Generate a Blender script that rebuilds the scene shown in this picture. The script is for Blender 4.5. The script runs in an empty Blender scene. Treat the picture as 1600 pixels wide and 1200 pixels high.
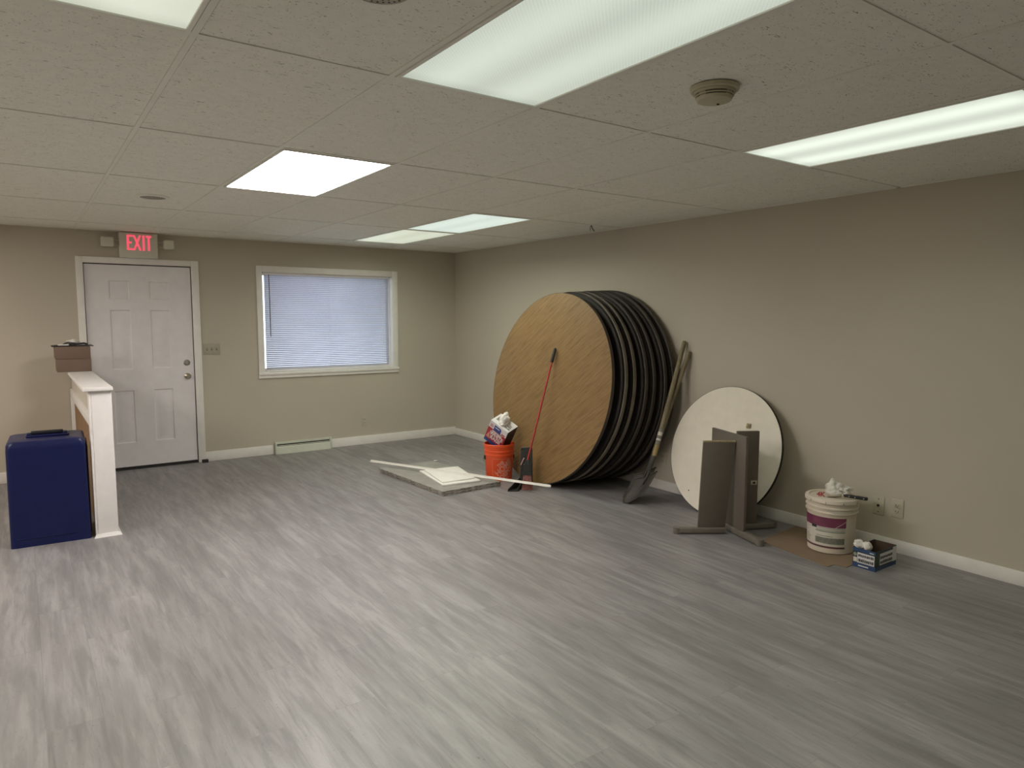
import bpy, bmesh, math, random
from mathutils import Vector, Matrix, noise
random.seed(7)
S = bpy.context.scene
COL = S.collection
PI = math.pi
XR, YB, ZC = 4.494, 7.6175, 2.288        # right wall, back wall, ceiling
XL, YF = -3.2, -3.0                       # unseen left and front walls
GX, GY, TW, TL_ = 0.4505, 2.2146, 0.6096, 1.2049   # ceiling grid origin and cell

# ------------------------------------------------------------------ helpers
class MB:
    """collects shapes in one bmesh, builds ONE mesh object"""
    def __init__(self): self.b = bmesh.new()
    def box(self, lo, hi, bev=0.0, seg=2, M=None):
        vs = [self.b.verts.new((x, y, z)) for x in (lo[0], hi[0]) for y in (lo[1], hi[1]) for z in (lo[2], hi[2])]
        idx = [(0,1,3,2),(4,6,7,5),(0,4,5,1),(2,3,7,6),(0,2,6,4),(1,5,7,3)]
        fs = [self.b.faces.new([vs[i] for i in f]) for f in idx]
        if bev > 0:
            es = list({e for f in fs for e in f.edges})
            r = bmesh.ops.bevel(self.b, geom=es, offset=bev, segments=seg, affect='EDGES', profile=0.5)
            vs = list({v for f in r['faces'] for v in f.verts} | {v for v in vs if v.is_valid})
        if M is not None: bmesh.ops.transform(self.b, matrix=M, verts=[v for v in vs if v.is_valid])
        return self
    def lathe(self, prof, n=48, c=(0,0,0), M=None, closed=False):
        rings = []; new = []
        for (r, z) in prof:
            if r < 1e-6:
                v = self.b.verts.new((c[0], c[1], c[2]+z)); rings.append([v]); new.append(v)
            else:
                ring = [self.b.verts.new((c[0]+r*math.cos(2*PI*k/n), c[1]+r*math.sin(2*PI*k/n), c[2]+z)) for k in range(n)]
                rings.append(ring); new += ring
        pairs = list(zip(rings, rings[1:])) + ([(rings[-1], rings[0])] if closed else [])
        for A, B in pairs:
            for k in range(n):
                a0, a1 = A[k % len(A)], A[(k+1) % len(A)]; b0, b1 = B[k % len(B)], B[(k+1) % len(B)]
                q = []
                for v in (a0, a1, b1, b0):
                    if v not in q: q.append(v)
                if len(q) >= 3: self.b.faces.new(q)
        if M is not None: bmesh.ops.transform(self.b, matrix=M, verts=new)
        return self
    def tube(self, pts, r, n=12, caps=True):
        pts = [Vector(p) for p in pts]; rr = r if isinstance(r, (list, tuple)) else [r]*len(pts)
        rings = []
        up = None
        for i, p in enumerate(pts):
            t = (pts[min(i+1, len(pts)-1)] - pts[max(i-1, 0)]).normalized()
            if up is None:
                up = Vector((0,0,1)) if abs(t.z) < .9 else Vector((1,0,0))
            a = t.cross(up).normalized(); b_ = a.cross(t).normalized(); up = b_
            rings.append([self.b.verts.new(p + rr[i]*(math.cos(2*PI*k/n)*a + math.sin(2*PI*k/n)*b_)) for k in range(n)])
        for A, B in zip(rings, rings[1:]):
            for k in range(n): self.b.faces.new((A[k], A[(k+1)%n], B[(k+1)%n], B[k]))
        if caps:
            self.b.faces.new(rings[0][::-1]); self.b.faces.new(rings[-1])
        return self
    def prism(self, poly, z0, z1, M=None):
        a = [self.b.verts.new((x, y, z0)) for x, y in poly]; c = [self.b.verts.new((x, y, z1)) for x, y in poly]
        n = len(poly)
        self.b.faces.new(a[::-1]); self.b.faces.new(c)
        for k in range(n): self.b.faces.new((a[k], a[(k+1)%n], c[(k+1)%n], c[k]))
        if M is not None: bmesh.ops.transform(self.b, matrix=M, verts=a+c)
        return self
    def hexa(self, P):   # 8 corner points: bottom loop 4, top loop 4
        v = [self.b.verts.new(p) for p in P]
        for f in ((3,2,1,0),(4,5,6,7),(0,1,5,4),(1,2,6,5),(2,3,7,6),(3,0,4,7)): self.b.faces.new([v[i] for i in f])
        return self
    def arc(self, r0, r1, z0, z1, a0, a1, c, t=.0008, n=20):
        """curved label patch on a (conical) wall: r0 at z0, r1 at z1"""
        def ring(off):
            return [[self.b.verts.new((c[0]+(r+off)*math.cos(a0+(a1-a0)*k/n), c[1]+(r+off)*math.sin(a0+(a1-a0)*k/n), c[2]+z)) for k in range(n+1)] for r, z in ((r0, z0), (r1, z1))]
        o = ring(t); i = ring(0)
        for k in range(n):
            self.b.faces.new((o[0][k], o[0][k+1], o[1][k+1], o[1][k]))
            self.b.faces.new((i[0][k+1], i[0][k], i[1][k], i[1][k+1]))
            self.b.faces.new((o[1][k], o[1][k+1], i[1][k+1], i[1][k]))
            self.b.faces.new((o[0][k+1], o[0][k], i[0][k], i[0][k+1]))
        self.b.faces.new((o[0][0], o[1][0], i[1][0], i[0][0])); self.b.faces.new((o[1][n], o[0][n], i[0][n], i[1][n]))
        return self
    def crumple(self, c, rad, seed, amp=.45, sub=4, M=None):
        r = bmesh.ops.create_icosphere(self.b, subdivisions=sub, radius=1.0)
        off = Vector((seed*3.1, seed*1.7, seed*.9))
        for v in r['verts']:
            d = v.co.normalized()
            n1 = noise.noise(d*1.3 + off); n2 = 1 - abs(noise.noise(d*2.6 + off*2))*2; n3 = 1 - abs(noise.noise(d*6 + off*3))*2
            k = 1 + amp*(n1*.95 + n2*.34 + n3*.10 - .3)
            v.co = Vector((d.x*rad[0]*k, d.y*rad[1]*k, d.z*rad[2]*k)) + Vector(c)
        if M is not None: bmesh.ops.transform(self.b, matrix=M, verts=r['verts'])
        return self
    def build(self, name, mat, parent=None, smooth=True, loc=None):
        bmesh.ops.recalc_face_normals(self.b, faces=self.b.faces[:])
        me = bpy.data.meshes.new(name); self.b.to_mesh(me); self.b.free()
        o = bpy.data.objects.new(name, me); COL.objects.link(o)
        if mat: me.materials.append(mat)
        if smooth and me.polygons:
            me.polygons.foreach_set('use_smooth', [True]*len(me.polygons))
            if smooth != 'soft': me.set_sharp_from_angle(angle=math.radians(35))
        if parent: o.parent = parent
        if loc: o.location = loc
        return o

def tag(o, label=None, cat=None, group=None, kind=None):
    if label: o['label'] = label
    if cat: o['category'] = cat
    if group: o['group'] = group
    if kind: o['kind'] = kind
    return o
def empty(name, loc, label=None, cat=None, group=None, kind=None, rz=0, M=None):
    o = bpy.data.objects.new(name, None); COL.objects.link(o); o.empty_display_size = .05
    if M is not None: o.matrix_world = M
    else: o.location = loc; o.rotation_euler = (0, 0, rz)
    return tag(o, label, cat, group, kind)
def copy_tree(o, parent=None):
    c = o.copy(); COL.objects.link(c)
    if parent: c.parent = parent
    for ch in list(o.children): copy_tree(ch, c)
    return c
def frame(origin, x, y, z):
    M = Matrix.Identity(4)
    for i, a in enumerate((x, y, z)):
        for k in range(3): M[k][i] = a[k]
    for k in range(3): M[k][3] = origin[k]
    return M
def text_mesh(body, size, name, mat, parent, fn, extrude=.0004, bold=.0, spacing=1.0, sub=0):
    """lettering: fn maps the flat (x,y,z) of the text into the place"""
    cu = bpy.data.curves.new('t', 'FONT'); cu.body = body; cu.size = size; cu.align_x = 'CENTER'; cu.align_y = 'CENTER'
    cu.extrude = extrude; cu.offset = bold; cu.space_character = spacing; cu.resolution_u = 3
    ob = bpy.data.objects.new('t', cu); COL.objects.link(ob)
    bpy.context.view_layer.update()
    dg = bpy.context.evaluated_depsgraph_get()
    me = bpy.data.meshes.new_from_object(ob.evaluated_get(dg))
    bpy.data.objects.remove(ob); bpy.data.curves.remove(cu)
    for v in me.vertices: v.co = fn(v.co.copy())
    me.name = name; me.materials.clear(); me.materials.append(mat)
    o = bpy.data.objects.new(name, me); COL.objects.link(o)
    if parent: o.parent = parent
    return o

# ------------------------------------------------------------------ materials
def new_mat(name):
    m = bpy.data.materials.new(name); m.use_nodes = True
    nt = m.node_tree; b = nt.nodes['Principled BSDF']
    return m, nt, b
def lnk(nt, a, b): nt.links.new(a, b)
def coords(nt, scale=(1,1,1), rot=(0,0,0)):
    tc = nt.nodes.new('ShaderNodeTexCoord'); mp = nt.nodes.new('ShaderNodeMapping')
    mp.inputs['Scale'].default_value = scale; mp.inputs['Rotation'].default_value = rot
    lnk(nt, tc.outputs['Object'], mp.inputs['Vector']); return mp.outputs['Vector']
def ramp(nt, fac, stops):
    r = nt.nodes.new('ShaderNodeValToRGB'); e = r.color_ramp.elements
    while len(e) < len(stops): e.new(.5)
    for i, (p, c) in enumerate(stops):
        e[i].position = p; e[i].color = (*c, 1) if len(c) == 3 else c
    lnk(nt, fac, r.inputs['Fac']); return r.outputs['Color']
def noise_n(nt, vec, scale, detail=4, rough=.5, dist=0):
    n = nt.nodes.new('ShaderNodeTexNoise'); n.inputs['Scale'].default_value = scale; n.inputs['Detail'].default_value = detail
    n.inputs['Roughness'].default_value = rough; n.inputs['Distortion'].default_value = dist
    lnk(nt, vec, n.inputs['Vector']); return n.outputs['Fac']
def mixc(nt, fac, a, b, blend='MIX'):
    m = nt.nodes.new('ShaderNodeMix'); m.data_type = 'RGBA'; m.blend_type = blend
    for s, v in ((m.inputs[0], fac), (m.inputs[6], a), (m.inputs[7], b)):
        if hasattr(v, 'links'): lnk(nt, v, s)
        elif isinstance(v, (int, float)): s.default_value = v
        else: s.default_value = (*v, 1)
    return m.outputs[2]
def bump(nt, b, h, strength=.2, dist=.002):
    n = nt.nodes.new('ShaderNodeBump'); n.inputs['Strength'].default_value = strength; n.inputs['Distance'].default_value = dist
    lnk(nt, h, n.inputs['Height']); lnk(nt, n.outputs['Normal'], b.inputs['Normal'])
def mat(name, col, rough=.5, metal=0, var=.08, scale=12, spec=.5, bmp=0):
    m, nt, b = new_mat(name)
    f = noise_n(nt, coords(nt), scale, 3)
    c = ramp(nt, f, [(.3, tuple(x*(1-var) for x in col)), (.7, tuple(min(1, x*(1+var)) for x in col))])
    lnk(nt, c, b.inputs['Base Color'])
    b.inputs['Roughness'].default_value = rough; b.inputs['Metallic'].default_value = metal
    b.inputs['Specular IOR Level'].default_value = spec
    if bmp: bump(nt, b, noise_n(nt, coords(nt), scale*6, 3), bmp)
    return m
def emit(name, col, strength, base=(.8,.8,.8)):
    m, nt, b = new_mat(name)
    b.inputs['Base Color'].default_value = (*base, 1)
    b.inputs['Emission Color'].default_value = (*col, 1); b.inputs['Emission Strength'].default_value = strength
    return m

WALLC = (.525, .473, .378)
def wall_mat():
    m, nt, b = new_mat('wall_paint')
    f = noise_n(nt, coords(nt), 1.2, 3)
    lnk(nt, ramp(nt, f, [(.3, tuple(x*.97 for x in WALLC)), (.7, tuple(x*1.03 for x in WALLC))]), b.inputs['Base Color'])
    b.inputs['Roughness'].default_value = .62; b.inputs['Specular IOR Level'].default_value = .35
    bump(nt, b, noise_n(nt, coords(nt), 160, 3), .12, .001)
    return m
M_wall = wall_mat()
def floor_mat():
    m, nt, b = new_mat('vinyl_plank')
    v = coords(nt, rot=(0, 0, PI/2))
    br = nt.nodes.new('ShaderNodeTexBrick'); lnk(nt, v, br.inputs['Vector'])
    br.offset = .37; br.offset_frequency = 2; br.squash = 1
    br.inputs['Scale'].default_value = 1; br.inputs['Brick Width'].default_value = 1.22; br.inputs['Row Height'].default_value = .178
    br.inputs['Mortar Size'].default_value = .0012; br.inputs['Mortar Smooth'].default_value = .3; br.inputs['Bias'].default_value = 0
    br.inputs['Color1'].default_value = (0, 0, 0, 1); br.inputs['Color2'].default_value = (1, 1, 1, 1); br.inputs['Mortar'].default_value = (.5, .5, .5, 1)
    # per plank offset of the grain
    tc = nt.nodes.new('ShaderNodeTexCoord'); ad = nt.nodes.new('ShaderNodeVectorMath'); ad.operation = 'MULTIPLY_ADD'
    sx = nt.nodes.new('ShaderNodeCombineXYZ')
    mul = nt.nodes.new('ShaderNodeMath'); mul.operation = 'MULTIPLY'; mul.inputs[1].default_value = 13.0
    lnk(nt, br.outputs['Color'], mul.inputs[0]); lnk(nt, mul.outputs[0], sx.inputs['Z']); lnk(nt, mul.outputs[0], sx.inputs['Y'])
    ad.inputs[1].default_value = (1, 1, 1); lnk(nt, tc.outputs['Object'], ad.inputs[0]); lnk(nt, sx.outputs[0], ad.inputs[2])
    def mp(s):
        n = nt.nodes.new('ShaderNodeMapping'); n.inputs['Scale'].default_value = s; lnk(nt, ad.outputs[0], n.inputs['Vector']); return n.outputs['Vector']
    broad = noise_n(nt, coords(nt, (7.5, .9, 1)), 1.5, 5, .6, .5)
    streak = noise_n(nt, mp((26, 1.8, 1)), 1.6, 6, .65, .3)
    fleck = noise_n(nt, mp((55, 24, 1)), 1.5, 4, .7, 1.2)
    med = noise_n(nt, mp((15, 1.5, 1)), 1.5, 6, .62, .5)
    c = ramp(nt, broad, [(.34, (.19, .177, .174)), (.5, (.243, .229, .225)), (.66, (.297, .281, .276))])
    c = mixc(nt, ramp(nt, med, [(.36, (.65,.65,.65)), (.5, (0,0,0))]), c, (.162, .16, .156))
    c = mixc(nt, ramp(nt, med, [(.54, (0,0,0)), (.72, (.5,.5,.5))]), c, (.345, .328, .322))
    c = mixc(nt, ramp(nt, streak, [(.34, (.4,.4,.4)), (.46, (0,0,0))]), c, (.165, .15, .146))
    c = mixc(nt, ramp(nt, fleck, [(.30, (.75,.75,.75)), (.37, (0,0,0))]), c, (.10, .10, .092))
    c = mixc(nt, .07, c, br.outputs['Color'], 'OVERLAY')
    c = mixc(nt, ramp(nt, br.outputs['Fac'], [(0, (0,0,0)), (1, (.4,.4,.4))]), c, (.13, .12, .11))
    lnk(nt, c, b.inputs['Base Color'])
    lnk(nt, ramp(nt, streak, [(.3, (.46,.46,.46)), (.7, (.38,.38,.38))]), b.inputs['Roughness'])
    b.inputs['Specular IOR Level'].default_value = .55
    bump(nt, b, streak, .06, .002)
    return m
M_floor = floor_mat()
def ceil_mat():
    m, nt, b = new_mat('fissured_ceiling_tile')
    base = ramp(nt, noise_n(nt, coords(nt), 25, 4), [(.3, (.85,.835,.745)), (.7, (.90,.885,.79))])
    f1 = noise_n(nt, coords(nt, (34, 120, 40)), 1, 2, .5, 1.6)
    f2 = noise_n(nt, coords(nt, (9, 9, 9)), 1, 2)
    f3 = noise_n(nt, coords(nt, (120, 120, 120)), 1, 1)
    fis = ramp(nt, f1, [(.293, (1,1,1)), (.342, (0,0,0))])
    gate = ramp(nt, f2, [(.30, (0,0,0)), (.44, (1,1,1))])
    k = mixc(nt, 1.0, fis, gate, 'MULTIPLY')
    c = mixc(nt, k, base, (.24,.215,.165))
    c = mixc(nt, ramp(nt, f3, [(.26, (.7,.7,.7)), (.315, (0,0,0))]), c, (.22,.2,.16))
    lnk(nt, c, b.inputs['Base Color']); b.inputs['Roughness'].default_value = .9; b.inputs['Specular IOR Level'].default_value = .1
    return m
M_ceil = ceil_mat()
M_tbar = mat('ceiling_bar_paint', (.84,.825,.735), .6, 0, .03)
M_trim = mat('white_trim_paint', (.83,.80,.74), .45, 0, .03)
M_door = mat('white_door_paint', (.80,.77,.765), .45, 0, .03)
M_white = mat('white_gloss_paint', (.83,.80,.77), .4, 0, .03)
M_rail = mat('ivory_rail_paint', (.62,.57,.49), .5, 0, .04)
M_plate = mat('ivory_plastic', (.50,.46,.345), .4, 0, .04)
M_sign = mat('sign_housing_plastic', (.68,.655,.54), .45, 0, .03)
M_switch = mat('beige_plastic', (.40,.36,.275), .45, 0, .04)
M_dark = mat('black_rubber', (.02,.018,.016), .6, 0, .2)
M_gap = mat('dark_gap', (.03,.025,.02), .9, 0, .1)
M_brass = mat('satin_nickel', (.62,.56,.46), .28, 1, .05)
M_chrome = mat('grey_bolt_metal', (.38,.36,.33), .35, 1, .05)
M_reg = mat('register_enamel', (.62,.64,.53), .4, 0, .04)
def wood_mat(name, c0, c1, c2, axis=(3, 60, 60), rough=.38, rot=(0,0,0)):
    m, nt, b = new_mat(name)
    v0 = coords(nt, (1,1,1), rot)
    def sc(a):
        q = nt.nodes.new('ShaderNodeMapping'); q.inputs['Scale'].default_value = a; lnk(nt, v0, q.inputs['Vector']); return q.outputs['Vector']
    n1 = noise_n(nt, sc(axis), 1, 6, .62, .5); n2 = noise_n(nt, sc(tuple(a*2.2 for a in axis)), 1, 3, .6)
    c = ramp(nt, n1, [(.3, c0), (.5, c1), (.68, c2)])
    c = mixc(nt, ramp(nt, n2, [(.3, (.55,.55,.55)), (.45, (0,0,0))]), c, tuple(x*.62 for x in c0))
    lnk(nt, c, b.inputs['Base Color']); b.inputs['Roughness'].default_value = rough
    return m
# grain of the table tops runs about 40 degrees up to the right seen from the front
M_lam = wood_mat('oak_laminate', (.155,.086,.030), (.225,.132,.050), (.275,.168,.068), (4, 62, 60), .45, (0, 0, math.radians(-36)))
M_lamunder = mat('brown_table_underside', (.03,.024,.019), .8, 0, .2)
M_band = mat('brown_vinyl_edge', (.07,.055,.042), .5, 0, .15)
M_bandl = mat('light_brown_edge', (.20,.165,.125), .5, 0, .2)  # lighter brown edge for the second and third tables
M_steel = mat('dark_steel_tube', (.035,.033,.03), .45, .6, .2)
M_panelwood = wood_mat('orange_oak_panel', (.20,.105,.045), (.27,.145,.065), (.31,.175,.085), (40, 40, 3), .5)
M_bin = mat('navy_plastic', (.006,.010,.064), .36, 0, .06, spec=.32)
M_binh = mat('black_plastic', (.012,.012,.016), .45, 0, .1)
M_card = mat('brown_cardboard', (.235,.165,.105), .8, 0, .07, 8)
M_cardd = mat('dull_brown_carton', (.185,.125,.092), .75, 0, .06, 8)
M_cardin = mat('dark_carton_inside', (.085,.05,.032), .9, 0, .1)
M_paper = mat('white_cloth', (.72,.69,.63), .9, 0, .05, 30)
M_orange = mat('orange_plastic', (.74,.085,.018), .4, 0, .04)
M_orlogo = mat('faded_white_print', (.60,.28,.20), .6, 0, .05)
M_red = mat('red_print', (.40,.022,.03), .5, 0, .06)
M_boxwhite = mat('white_box_card', (.70,.68,.66), .6, 0, .04)
M_navy = mat('blue_print', (.035,.065,.24), .5, 0, .06)
M_ink = mat('dark_ink', (.025,.025,.03), .6, 0, .1)
M_boxside = mat('dark_box_side', (.055,.035,.055), .6, 0, .35, 25)
M_redmetal = mat('red_enamel_handle', (.35,.02,.02), .35, 0, .08)
M_bristle = mat('dusty_red_bristle', (.30,.125,.105), .9, 0, .35, 60)
M_pan = mat('charcoal_plastic', (.028,.027,.024), .5, 0, .15)
M_tool = wood_mat('weathered_ash_handle', (.15,.118,.065), (.225,.182,.102), (.29,.235,.135), (40, 40, 4), .6)
M_iron = mat('dull_iron', (.058,.053,.042), .6, .3, .25)
M_melamine = mat('white_melamine', (.84,.78,.65), .22, 0, .03)
M_greylam = mat('taupe_grey_laminate', (.135,.112,.088), .5, 0, .05)
M_greyfoot = mat('grey_metal_foot', (.19,.17,.14), .4, .2, .05)
M_chip = mat('raw_chipboard', (.40,.33,.19), .85, 0, .2, 80)
M_pail = mat('white_pail_plastic', (.70,.62,.50), .4, 0, .04)
M_purple = mat('maroon_purple_label', (.20,.048,.095), .45, 0, .3, 9)
M_maroon = mat('maroon_stripe', (.12,.04,.042), .5, 0, .1)
M_label = mat('white_paper_label', (.66,.61,.52), .6, 0, .03)
M_ltext = mat('grey_label_print', (.21,.21,.17), .7, 0, .2, 60)
M_lgreen = mat('green_label_print', (.26,.30,.23), .7, 0, .15, 60)
M_bluebox = mat('blue_carton_print', (.025,.06,.145), .5, 0, .12)
M_tealbox = mat('teal_black_carton_print', (.012,.026,.03), .5, 0, .2)
M_greenbox = mat('dark_green_carton_print', (.03,.06,.025), .5, 0, .2)
M_det = mat('aged_ivory_plastic', (.50,.455,.31), .45, 0, .04)
M_grille = mat('grey_perforated_grille', (.44,.41,.34), .6, .2, .1, 200)
M_foam = mat('white_board_face', (.76,.735,.68), .8, 0, .03)
def slab_mat():
    m, nt, b = new_mat('ceiling_tile_back')
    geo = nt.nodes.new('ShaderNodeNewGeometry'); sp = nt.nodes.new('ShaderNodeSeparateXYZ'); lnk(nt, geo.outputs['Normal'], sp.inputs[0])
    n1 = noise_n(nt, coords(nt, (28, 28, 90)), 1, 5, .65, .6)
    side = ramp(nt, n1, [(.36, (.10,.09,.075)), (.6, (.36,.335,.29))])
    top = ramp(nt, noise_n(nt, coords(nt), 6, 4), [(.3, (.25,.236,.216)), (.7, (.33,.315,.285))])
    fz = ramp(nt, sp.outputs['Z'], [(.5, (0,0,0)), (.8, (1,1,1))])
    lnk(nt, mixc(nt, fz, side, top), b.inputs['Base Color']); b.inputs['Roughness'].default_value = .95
    return m
M_slab = slab_mat()
def diffuser_mat(name, col, s, dark, width, prism=.0, dip=.12):
    """lit acrylic lens: brighter along the two tubes behind it; small prism cells"""
    m, nt, b = new_mat(name)
    tc = nt.nodes.new('ShaderNodeTexCoord'); sp = nt.nodes.new('ShaderNodeSeparateXYZ'); lnk(nt, tc.outputs['Object'], sp.inputs[0])
    def M_(op, a, b_=None, c_=None):
        n = nt.nodes.new('ShaderNodeMath'); n.operation = op
        for i, v in enumerate((a, b_, c_)):
            if v is None: continue
            if hasattr(v, 'links'): lnk(nt, v, n.inputs[i])
            else: n.inputs[i].default_value = v
        return n.outputs[0]
    ax = M_('ABSOLUTE', sp.outputs['X'])
    d = M_('SUBTRACT', ax, .14); g = M_('EXPONENT', M_('MULTIPLY', M_('MULTIPLY', d, d), -1/(width*width)))
    ey = M_('SUBTRACT', .60, M_('ABSOLUTE', sp.outputs['Y'])); endf = M_('MINIMUM', M_('MULTIPLY_ADD', ey, 3.0, .72), 1.0)
    k = M_('MULTIPLY', M_('MULTIPLY_ADD', g, 1-dark, dark), endf)
    if prism:
        w1 = M_('SINE', M_('MULTIPLY', sp.outputs['X'], 2*PI/.0135)); w2 = M_('SINE', M_('MULTIPLY', sp.outputs['Y'], 2*PI/.0135))
        k = M_('MULTIPLY', k, M_('MULTIPLY_ADD', M_('MULTIPLY', w1, w2), prism, 1.0))
    lnk(nt, M_('MULTIPLY', k, s), b.inputs['Emission Strength'])
    b.inputs['Emission Color'].default_value = (*col, 1); b.inputs['Base Color'].default_value = (.3,.3,.3,1); b.inputs['Roughness'].default_value = .35
    return m
def slat_mat():
    m = bpy.data.materials.new('blind_slat_vinyl'); m.use_nodes = True; nt = m.node_tree; nt.nodes.clear()
    o = nt.nodes.new('ShaderNodeOutputMaterial'); d = nt.nodes.new('ShaderNodeBsdfDiffuse'); t = nt.nodes.new('ShaderNodeBsdfTranslucent'); mx = nt.nodes.new('ShaderNodeMixShader')
    c = ramp(nt, noise_n(nt, coords(nt), 3, 2), [(.3, (.74,.74,.80)), (.7, (.80,.80,.85))])
    lnk(nt, c, d.inputs['Color']); lnk(nt, c, t.inputs['Color']); mx.inputs[0].default_value = .55
    lnk(nt, d.outputs[0], mx.inputs[1]); lnk(nt, t.outputs[0], mx.inputs[2]); lnk(nt, mx.outputs[0], o.inputs['Surface'])
    return m
M_slat = slat_mat()
def glass_mat():
    m = bpy.data.materials.new('window_glass'); m.use_nodes = True; nt = m.node_tree; nt.nodes.clear()
    o = nt.nodes.new('ShaderNodeOutputMaterial'); g = nt.nodes.new('ShaderNodeBsdfGlossy'); t = nt.nodes.new('ShaderNodeBsdfTransparent'); mx = nt.nodes.new('ShaderNodeMixShader')
    fr = nt.nodes.new('ShaderNodeFresnel'); fr.inputs['IOR'].default_value = 1.45; g.inputs['Roughness'].default_value = .02
    t.inputs['Color'].default_value = (.96,.98,.98,1)
    lnk(nt, fr.outputs[0], mx.inputs[0]); lnk(nt, t.outputs[0], mx.inputs[1]); lnk(nt, g.outputs[0], mx.inputs[2]); lnk(nt, mx.outputs[0], o.inputs['Surface'])
    return m
M_glass = glass_mat()

# ------------------------------------------------------------------ the setting
T = .14
def struct(o): o['kind'] = 'structure'; return o
struct(MB().box((XL-T, YF-T, -.1), (XR+T, YB+T, 0)).build('floor', M_floor, smooth=False))
DX0, DX1, DZ1 = .500, 1.432, 1.992        # door opening
WX0, WX1, WZ0, WZ1 = 2.118, 3.628, .895, 1.968
wb = MB()
wb.box((XL-T, YB, 0), (DX0, YB+T, ZC+.3)); wb.box((DX0, YB, DZ1), (DX1, YB+T, ZC+.3)); wb.box((DX1, YB, 0), (WX0, YB+T, ZC+.3))
wb.box((WX0, YB, 0), (WX1, YB+T, WZ0)); wb.box((WX0, YB, WZ1), (WX1, YB+T, ZC+.3)); wb.box((WX1, YB, 0), (XR+T, YB+T, ZC+.3))
struct(wb.build('wall_back', M_wall, smooth=False))
struct(MB().box((XR, YF-T, 0), (XR+T, YB, ZC+.3)).build('wall_right', M_wall, smooth=False))
struct(MB().box((XL-T, YF-T, 0), (XL, YB, ZC+.3)).build('wall_left', M_wall, smooth=False))
struct(MB().box((XL, YF-T, 0), (XR, YF, ZC+.3)).build('wall_front', M_wall, smooth=False))
# ceiling: tiles (cells with a fixture stay open), T-bars, closed above
LIGHTS = {(-1,-1), (1,-1), (4,-1), (1,1), (4,2), (4,3)}
cb = MB(); tz = ZC + .0035
xs = sorted(set([XL, XR] + [GX+TW*c for c in range(-7, 8) if XL < GX+TW*c < XR]))
ys = sorted(set([YF, YB] + [GY+TL_*r for r in range(-6, 7) if YF < GY+TL_*r < YB]))
for i in range(len(xs)-1):
    for j in range(len(ys)-1):
        c = round((xs[i]-GX)/TW) if i else round((xs[1]-GX)/TW)-1
        r_ = round((ys[j]-GY)/TL_) if j else round((ys[1]-GY)/TL_)-1
        if (c, r_) in LIGHTS: continue
        cb.box((xs[i]+.0125, ys[j]+.0125, tz), (xs[i+1]-.006, ys[j+1]-.006, tz+.016))
ceil = struct(cb.build('ceiling', M_ceil, smooth=False))
gb = MB(); hw = .0098
for x in xs[1:-1]: gb.box((x-hw, YF, ZC), (x+hw, YB, ZC+.003))
for y in ys[1:-1]:
    for i in range(len(xs)-1):
        gb.box((xs[i]+(hw if i else 0), y-hw, ZC), (xs[i+1]-(hw if i < len(xs)-2 else 0), y+hw, ZC+.003))
gb.box((XR-.02, YF, ZC), (XR, YB, ZC+.003)); gb.box((XL, YB-.02, ZC), (XR-.02, YB, ZC+.003))
gb.build('ceiling_grid', M_tbar, ceil, smooth=False)
MB().box((XL-T, YF-T, ZC+.30), (XR+T, YB+T, ZC+.36)).build('roof_deck', M_gap, ceil, smooth=False)
# baseboards
bb = MB()
for a, b in ((XL, DX0-.055), (DX1+.066, 2.19), (2.83, XR-.014)): bb.box((a, YB-.014, 0), (b, YB, .1), .003)
struct(bb.build('baseboard_back', M_trim))
struct(MB().box((XR-.014, YF, 0), (XR, YB, .082), .003).build('baseboard_right', M_trim))
struct(MB().box((XL, YF, 0), (XL+.014, YB-.014, .1), .003).build('baseboard_left', M_trim))

# door
dr = empty('door_1', (0, 0, 0), kind='structure')
MB().box((DX0-.055, YB-.02, 0), (DX0+.004, YB, 2.045), .003).box((DX1-.004, YB-.02, 0), (DX1+.066, YB, 2.045), .003).box((DX0+.004, YB-.02, DZ1-.004), (DX1-.004, YB, 2.045), .003).build('casing', M_trim, dr)
MB().box((DX0, YB+.056, 0), (DX0+.006, YB+T, DZ1)).box((DX1-.006, YB+.056, 0), (DX1, YB+T, DZ1)).box((DX0, YB+.056, DZ1-.006), (DX1, YB+T, DZ1)).build('jamb', M_gap, dr, smooth=False)
sl = MB(); sx0, sx1, sz0, sz1 = DX0+.011, DX1-.009, .028, DZ1-.013; sy = YB+.008
# stiles/rails as one face with recessed moulded panels
pan = [(.705,.878,1.655,1.83),(1.048,1.222,1.655,1.83),(.705,.878,.98,1.552),(1.048,1.222,.98,1.552),(.705,.878,.262,.775),(1.048,1.222,.262,.775)]
sl.box((sx0, sy+.012, sz0), (sx1, sy+.044, sz1))
px = [sx0, .705, .878, 1.048, 1.222, sx1]; pz = [sz0, .262, .775, .98, 1.552, 1.655, 1.83, sz1]
def quad(b, P): b.b.faces.new([b.b.verts.new(p) for p in P])
for i in range(5):
    for j in range(7):
        x0, x1, z0, z1 = px[i], px[i+1], pz[j], pz[j+1]
        if i in (1, 3) and j in (1, 3, 5):
            loops = []
            for ins, dep in ((0, 0), (.010, .008), (.022, .008), (.045, .001)):
                loops.append([(x0+ins, sy+dep, z0+ins), (x1-ins, sy+dep, z0+ins), (x1-ins, sy+dep, z1-ins), (x0+ins, sy+dep, z1-ins)])
            for A, B in zip(loops, loops[1:]):
                for k in range(4): quad(sl, (A[k], A[(k+1)%4], B[(k+1)%4], B[k]))
            quad(sl, loops[-1])
        else: quad(sl, ((x0, sy, z0), (x1, sy, z0), (x1, sy, z1), (x0, sy, z1)))
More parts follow.
